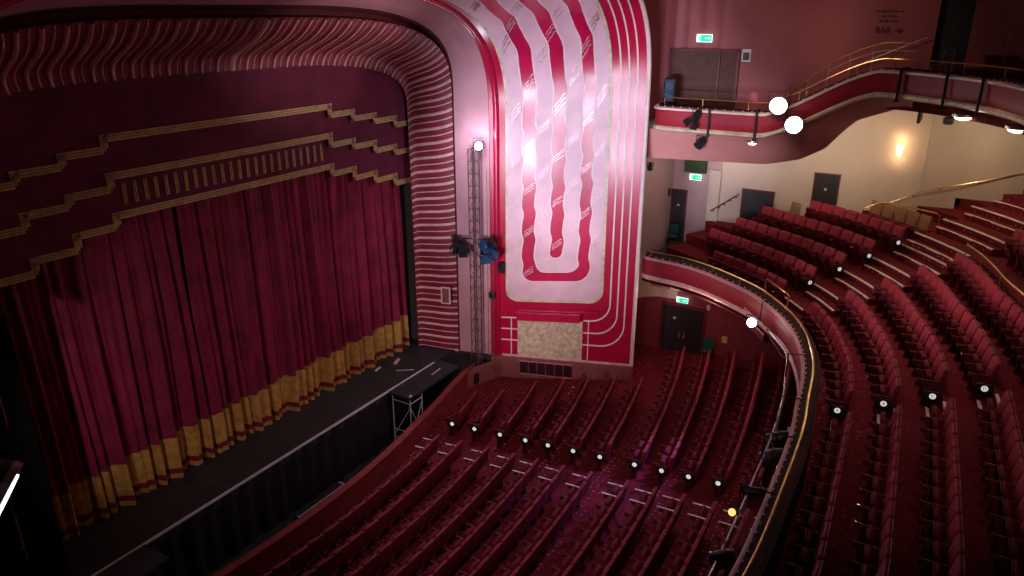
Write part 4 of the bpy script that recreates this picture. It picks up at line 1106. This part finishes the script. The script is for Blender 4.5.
# two dazzling balcony lamps
LB1 = (11.35, -14.55, 12.45); LB2 = (11.30, -15.15, 11.85)
lamp(LB1, C_, 'dazzling lit spotlight on the upper balcony rail, higher one of the pair', .30, .5, 'lensw', barn=False)
lamp(LB2, C_, 'dazzling lit spotlight clamped below the upper balcony rail, lower one of the pair', .30, .5, 'lensw', barn=False)
lamp((11.25, -11.6, 11.75), (3, -8, 3), 'dark unlit lantern hanging on the upper balcony front below the loudspeaker', .15, .5, 'dullens', barn=True)
lamp((11.45, -11.8, 10.8), (3, -8, 3), 'dark unlit lantern below the lower edge of the upper balcony front', .17, .42, 'dullens')
lamp((12.2, -9.7, 9.6), (5, -12, 3), 'small dark lantern at the corner below the bulkhead', .11, .3, 'dullens')
lamp((14.6, -9.2, 4.3), (8, -12, 1), 'small dark camera-like lantern high on the cream stalls wall', .12, .35, 'dullens')
m = MB(); m.box((11.0, -19.75, 12.35), (.3, .3, .22), bev=.04); tag(m.build('projector_box', 'fixture', smooth=False), 'small dark box hanging beside the downlights below the upper balcony', 'speaker box')
# ---- lighting bar in front of the circle
BAR = catmull([(10.3, -14.45, 5.25), (8.95, -15.5, 5.25), (7.5, -16.45, 5.22), (6.9, -16.7, 5.2), (5.5, -16.95, 5.2), (3.9, -17.22, 5.2), (1.6, -17.42, 5.2), (-.4, -17.5, 5.2), (-2.8, -17.58, 5.2), (-5.5, -17.6, 5.2)], 6)
e = empty('lighting_bar', 'long grey pipe slung in front of the circle parapet carrying stage lights', 'lighting bar', (7.5, -16.45, 5.2)); Lx = Vector((7.5, -16.45, 5.2))
shift(MB().tube(BAR, .03, 8), Lx).build('pipe', 'steel', e)
for p in ((9.3, -15.25), (5.4, -16.97), (2.6, -17.33), (.6, -17.45), (-1.9, -17.55)):
    t = FRONT.param(p); q = FRONT.off(t, .15, fs)
    shift(MB().tube([(p[0], p[1], 5.2), (p[0], p[1], 6.0), (q.x, q.y, 6.02)], .022, 6), Lx).build('hanger', 'black', e)
lamp((8.62, -15.12, 5.42), (-12, -19, 12), 'dazzling lit spotlight on the circle front bar near its far end', .17, .4, 'lens')
lamp((1.9, -17.3, 5.0), (0, -8, 0), 'dark lantern on the circle front bar near the brass rail', .17, .6, 'dullens')
lamp((.9, -17.4, 5.0), (-3, -8, 0), 'large dark lantern on the circle front bar beside its cable coil', .20, .6, 'dullens')
lamp((-.9, -17.45, 5.2), (-1.4, -14, 4.6), 'long dark profile lantern lying across the circle front bar', .12, .8, 'dullens', 'fixture')
lamp((-1.75, -17.4, 5.15), (-8, -17, 8), 'small lantern with a pale yellow lit lens on the circle front bar', .09, .25, 'yellow', 'fixture')
lamp((-3.4, -17.5, 5.05), (-5, -10, 0), 'dark bulky lantern on the circle front bar below the yellow lens', .20, .5, 'dullens', 'fixture')
for i, (s0, s1) in enumerate(((6, 16), (17, 27), (28, 40), (41, 52))):
    pts = []
    for j in range(s0, min(s1, len(BAR))):
        p = BAR[j]; f = (j-s0)/(s1-s0); pts.append(Vector((p.x, p.y-.02, p.z-.03-.28*math.sin(PI*f)+.03*math.sin(j*2.1))))
    tag(MB().tube(catmull(pts, 3), .016, 5).build('cable', 'black'), f'black cable sagging below the circle front bar, {ORD[i]} loop from its far end', 'cable', )
# profile spot close to the camera at the lower left
K['lensd'] = mat('glowing_lens', (1, 1, 1), .2, var=0, emit=(.9, .95, 1), estr=2)  # lens brightness put in as a weak glow
K['white_lit'] = mat('bright_polished_rim', (.75, .78, .80), .12, metal=.9, var=0)
e = empty('profile_spotlight', 'dark profile spotlight with bright polished rim, high in front of the shadowed curtain', 'stage light', (-15.04, -17.5, 13.86))
d = Vector((.55, -.50, -.45)).normalized()
MB().tube([-d*.5, -d*.1, d*.08], [.11, .14, .16], 20).build('housing', 'fixture', e)
MB().tube([d*.08, d*.11], .165, 24).build('rim', 'white_lit', e); MB().tube([d*.11, d*.115], .12, 24).build('lens', 'lensd', e)

# ================================================================== LIGHTS
def spot(loc, aim, W_, col, size=45, blend=.6, r=.15):
    l = bpy.data.lights.new('spot', 'SPOT'); l.energy = W_; l.color = col; l.spot_size = math.radians(size); l.spot_blend = blend; l.shadow_soft_size = r
    o = bpy.data.objects.new('spot_lamp', l); COL.objects.link(o); o.location = loc
    o.rotation_euler = (Vector(aim)-Vector(loc)).to_track_quat('-Z', 'Y').to_euler(); return o
def point(loc, W_, col, r=.1):
    l = bpy.data.lights.new('point', 'POINT'); l.energy = W_; l.color = col; l.shadow_soft_size = r
    o = bpy.data.objects.new('point_lamp', l); COL.objects.link(o); o.location = loc; return o
cool = (.80, .77, 1.0); warm = (1, .80, .62); pinkw = (1, .78, .80)
# side booms on the opposite side of the house, throwing across at the splay wall
for (x, y, z, w, ty, tz) in ((-10.8, -7.4, 6.3, 3000, -5.6, 9.5), (-10.8, -9.6, 10.9, 4200, -6.4, 12.4), (-10.8, -11.6, 10.9, 3200, -7.4, 12.0), (-10.8, -13.6, 6.2, 2600, -8.6, 9.5), (-10.8, -15.2, 11.1, 3000, -9.0, 12.5)):
    spot((x, y, z), (10.6, ty, tz-.6), w, cool, 34, .7, .42)
spot((-10.5, -9.2, 9.0), (9.4, -3, 5.5), 2600, (1, .85, .95), 34, .7, .2)
spot((-10.5, -9.6, 8.0), (10.5, -6.5, 4.2), 3000, (1, .84, .88), 26, .8, .2)
# added curtain wash, placed at the balcony front
spot((6.5, -20.9, 13.6), (5.5, 0, 4.0), 1300, (1, .70, .90), 40, 1.0, .3)
spot((2.5, -20.9, 13.6), (0, 0, 3.0), 500, (1, .70, .90), 30, 1.0, .3)
spot((-13.4, -7.4, 6.5), (-1.5, 0, 5), 700, (1, .72, .84), 56, .9, .1)  # side lamp out of view, placed for the curtain's hard shadow edge
spot((6, -12, 12.5), (3.5, -1.4, 14.6), 1100, (1, .78, .80), 40, 1, .2)  # added spot to bring up the arch ribs
# stalls house light, and an added spot from the camera side
spot((5, -9, 17.6), (4, -9.5, 0), 4200, (1, .66, .68), 75, .9, .5)
spot((9.5, -7.5, 16.5), (9.3, -7.4, 0), 2200, (1, .62, .50), 30, .9, .3)
spot((-13, -16, 16.5), (5, -9.5, 0), 2600, (1, .68, .74), 44, .9, .3)  # added spot, brightens row discs and seat backs
# circle lights and an added spot for the seat sides
spot((9.5, -15.5, 17.6), (9.8, -19, 5.5), 900, (1, .62, .62), 52, .9, .4)
spot((8, -18.5, 17.6), (7, -20, 5.5), 680, (1, .60, .55), 55, 1, .4)
spot((-14, -22.5, 17.2), (8, -19, 6), 950, (1, .64, .62), 40, 1, .3)  # added spot, lifts the dark sides of the circle seats
spot((1.5, -20.0, 17.6), (1.5, -21, 5.5), 260, (1, .60, .55), 50, 1, .4)
# beam lamps, plus added spots for bulkhead and circle fascia
spot((8.9, -3.65, 10.42), (-4, -12, 0), 900, cool, 70, .5, .12)
spot((-10.8, -12.4, 9.4), (12, -12.2, 10.8), 2600, (1, .78, .80), 15, .8, .2)  # added spot, brightens the rose bulkhead
spot((8.8, -4.6, 6.6), (10.0, -15.5, 5.5), 1000, (1, .70, .74), 50, .9, .12)  # added spot for the circle fascia; the tower lanterns are unlit
point((8.72, -3.75, 10.7), 60, (.78, .78, 1), .12)
spot((8.5, -15.3, 5.3), (2.6, -12.2, .5), 1300, (.42, .26, 1), 34, .9, .1)
point((10.6, -14.4, 12.6), 18, (1, .92, .88), .15)
# downlights and sconce, with added fill for side wall and upper seats
for (x, y, z) in ((12.3, -13.65, 10.8), (12.65, -18.6, 12.3), (10.6, -20.35, 12.25), (8.5, -21.7, 12.25)): point((x, y, z), 9, (1, .60, .38), .12)
point((18.05, -18.08, 10.6), 9, (1, .62, .32), .06); point((18.1, -18.08, 9.85), 5, (1, .62, .32), .06)
point((15.8, -16.0, 10.6), 40, (1, .76, .56), .3); spot((12.3, -15.5, 10.3), (18.4, -15.5, 10.6), 420, (1, .80, .66), 85, 1, .2); point((15.8, -11.2, 9.4), 65, (1, .82, .78), .3)  # added lights without fittings, brighten the side wall
point((16.2, -21.5, 11.0), 95, (1, .74, .50), .3)
for (x, y) in ((13.1, -10.9), (12.3, -12.9)): point((x-.8, y+.3, 4.3), 40, (1, .65, .5), .1)
point((10.5, -23.5, 16.6), 22, (1, .6, .5), .2)  # added fill for the dim upper seating
# upper wall
spot((8, -15, 17), (14, -17, 14.6), 260, (1, .60, .50), 50, 1, .3)  # added spot to lift the wall round the bar sign
spot((4, -15, 17.2), (14, -12, 14), 900, (1, .60, .58), 60, .9, .3)
spot((14, -13, 12.6), (14.5, -14.5, 6), 30, (1, .62, .66), 80, 1, .2)
w = bpy.data.worlds.new('world'); SC.world = w; w.use_nodes = True
w.node_tree.nodes['Background'].inputs['Color'].default_value = (1, .62, .66, 1); w.node_tree.nodes['Background'].inputs['Strength'].default_value = .010
SC.view_settings.view_transform = 'Standard'; SC.view_settings.look = 'None'; SC.view_settings.gamma = 1; SC.view_settings.exposure = .35
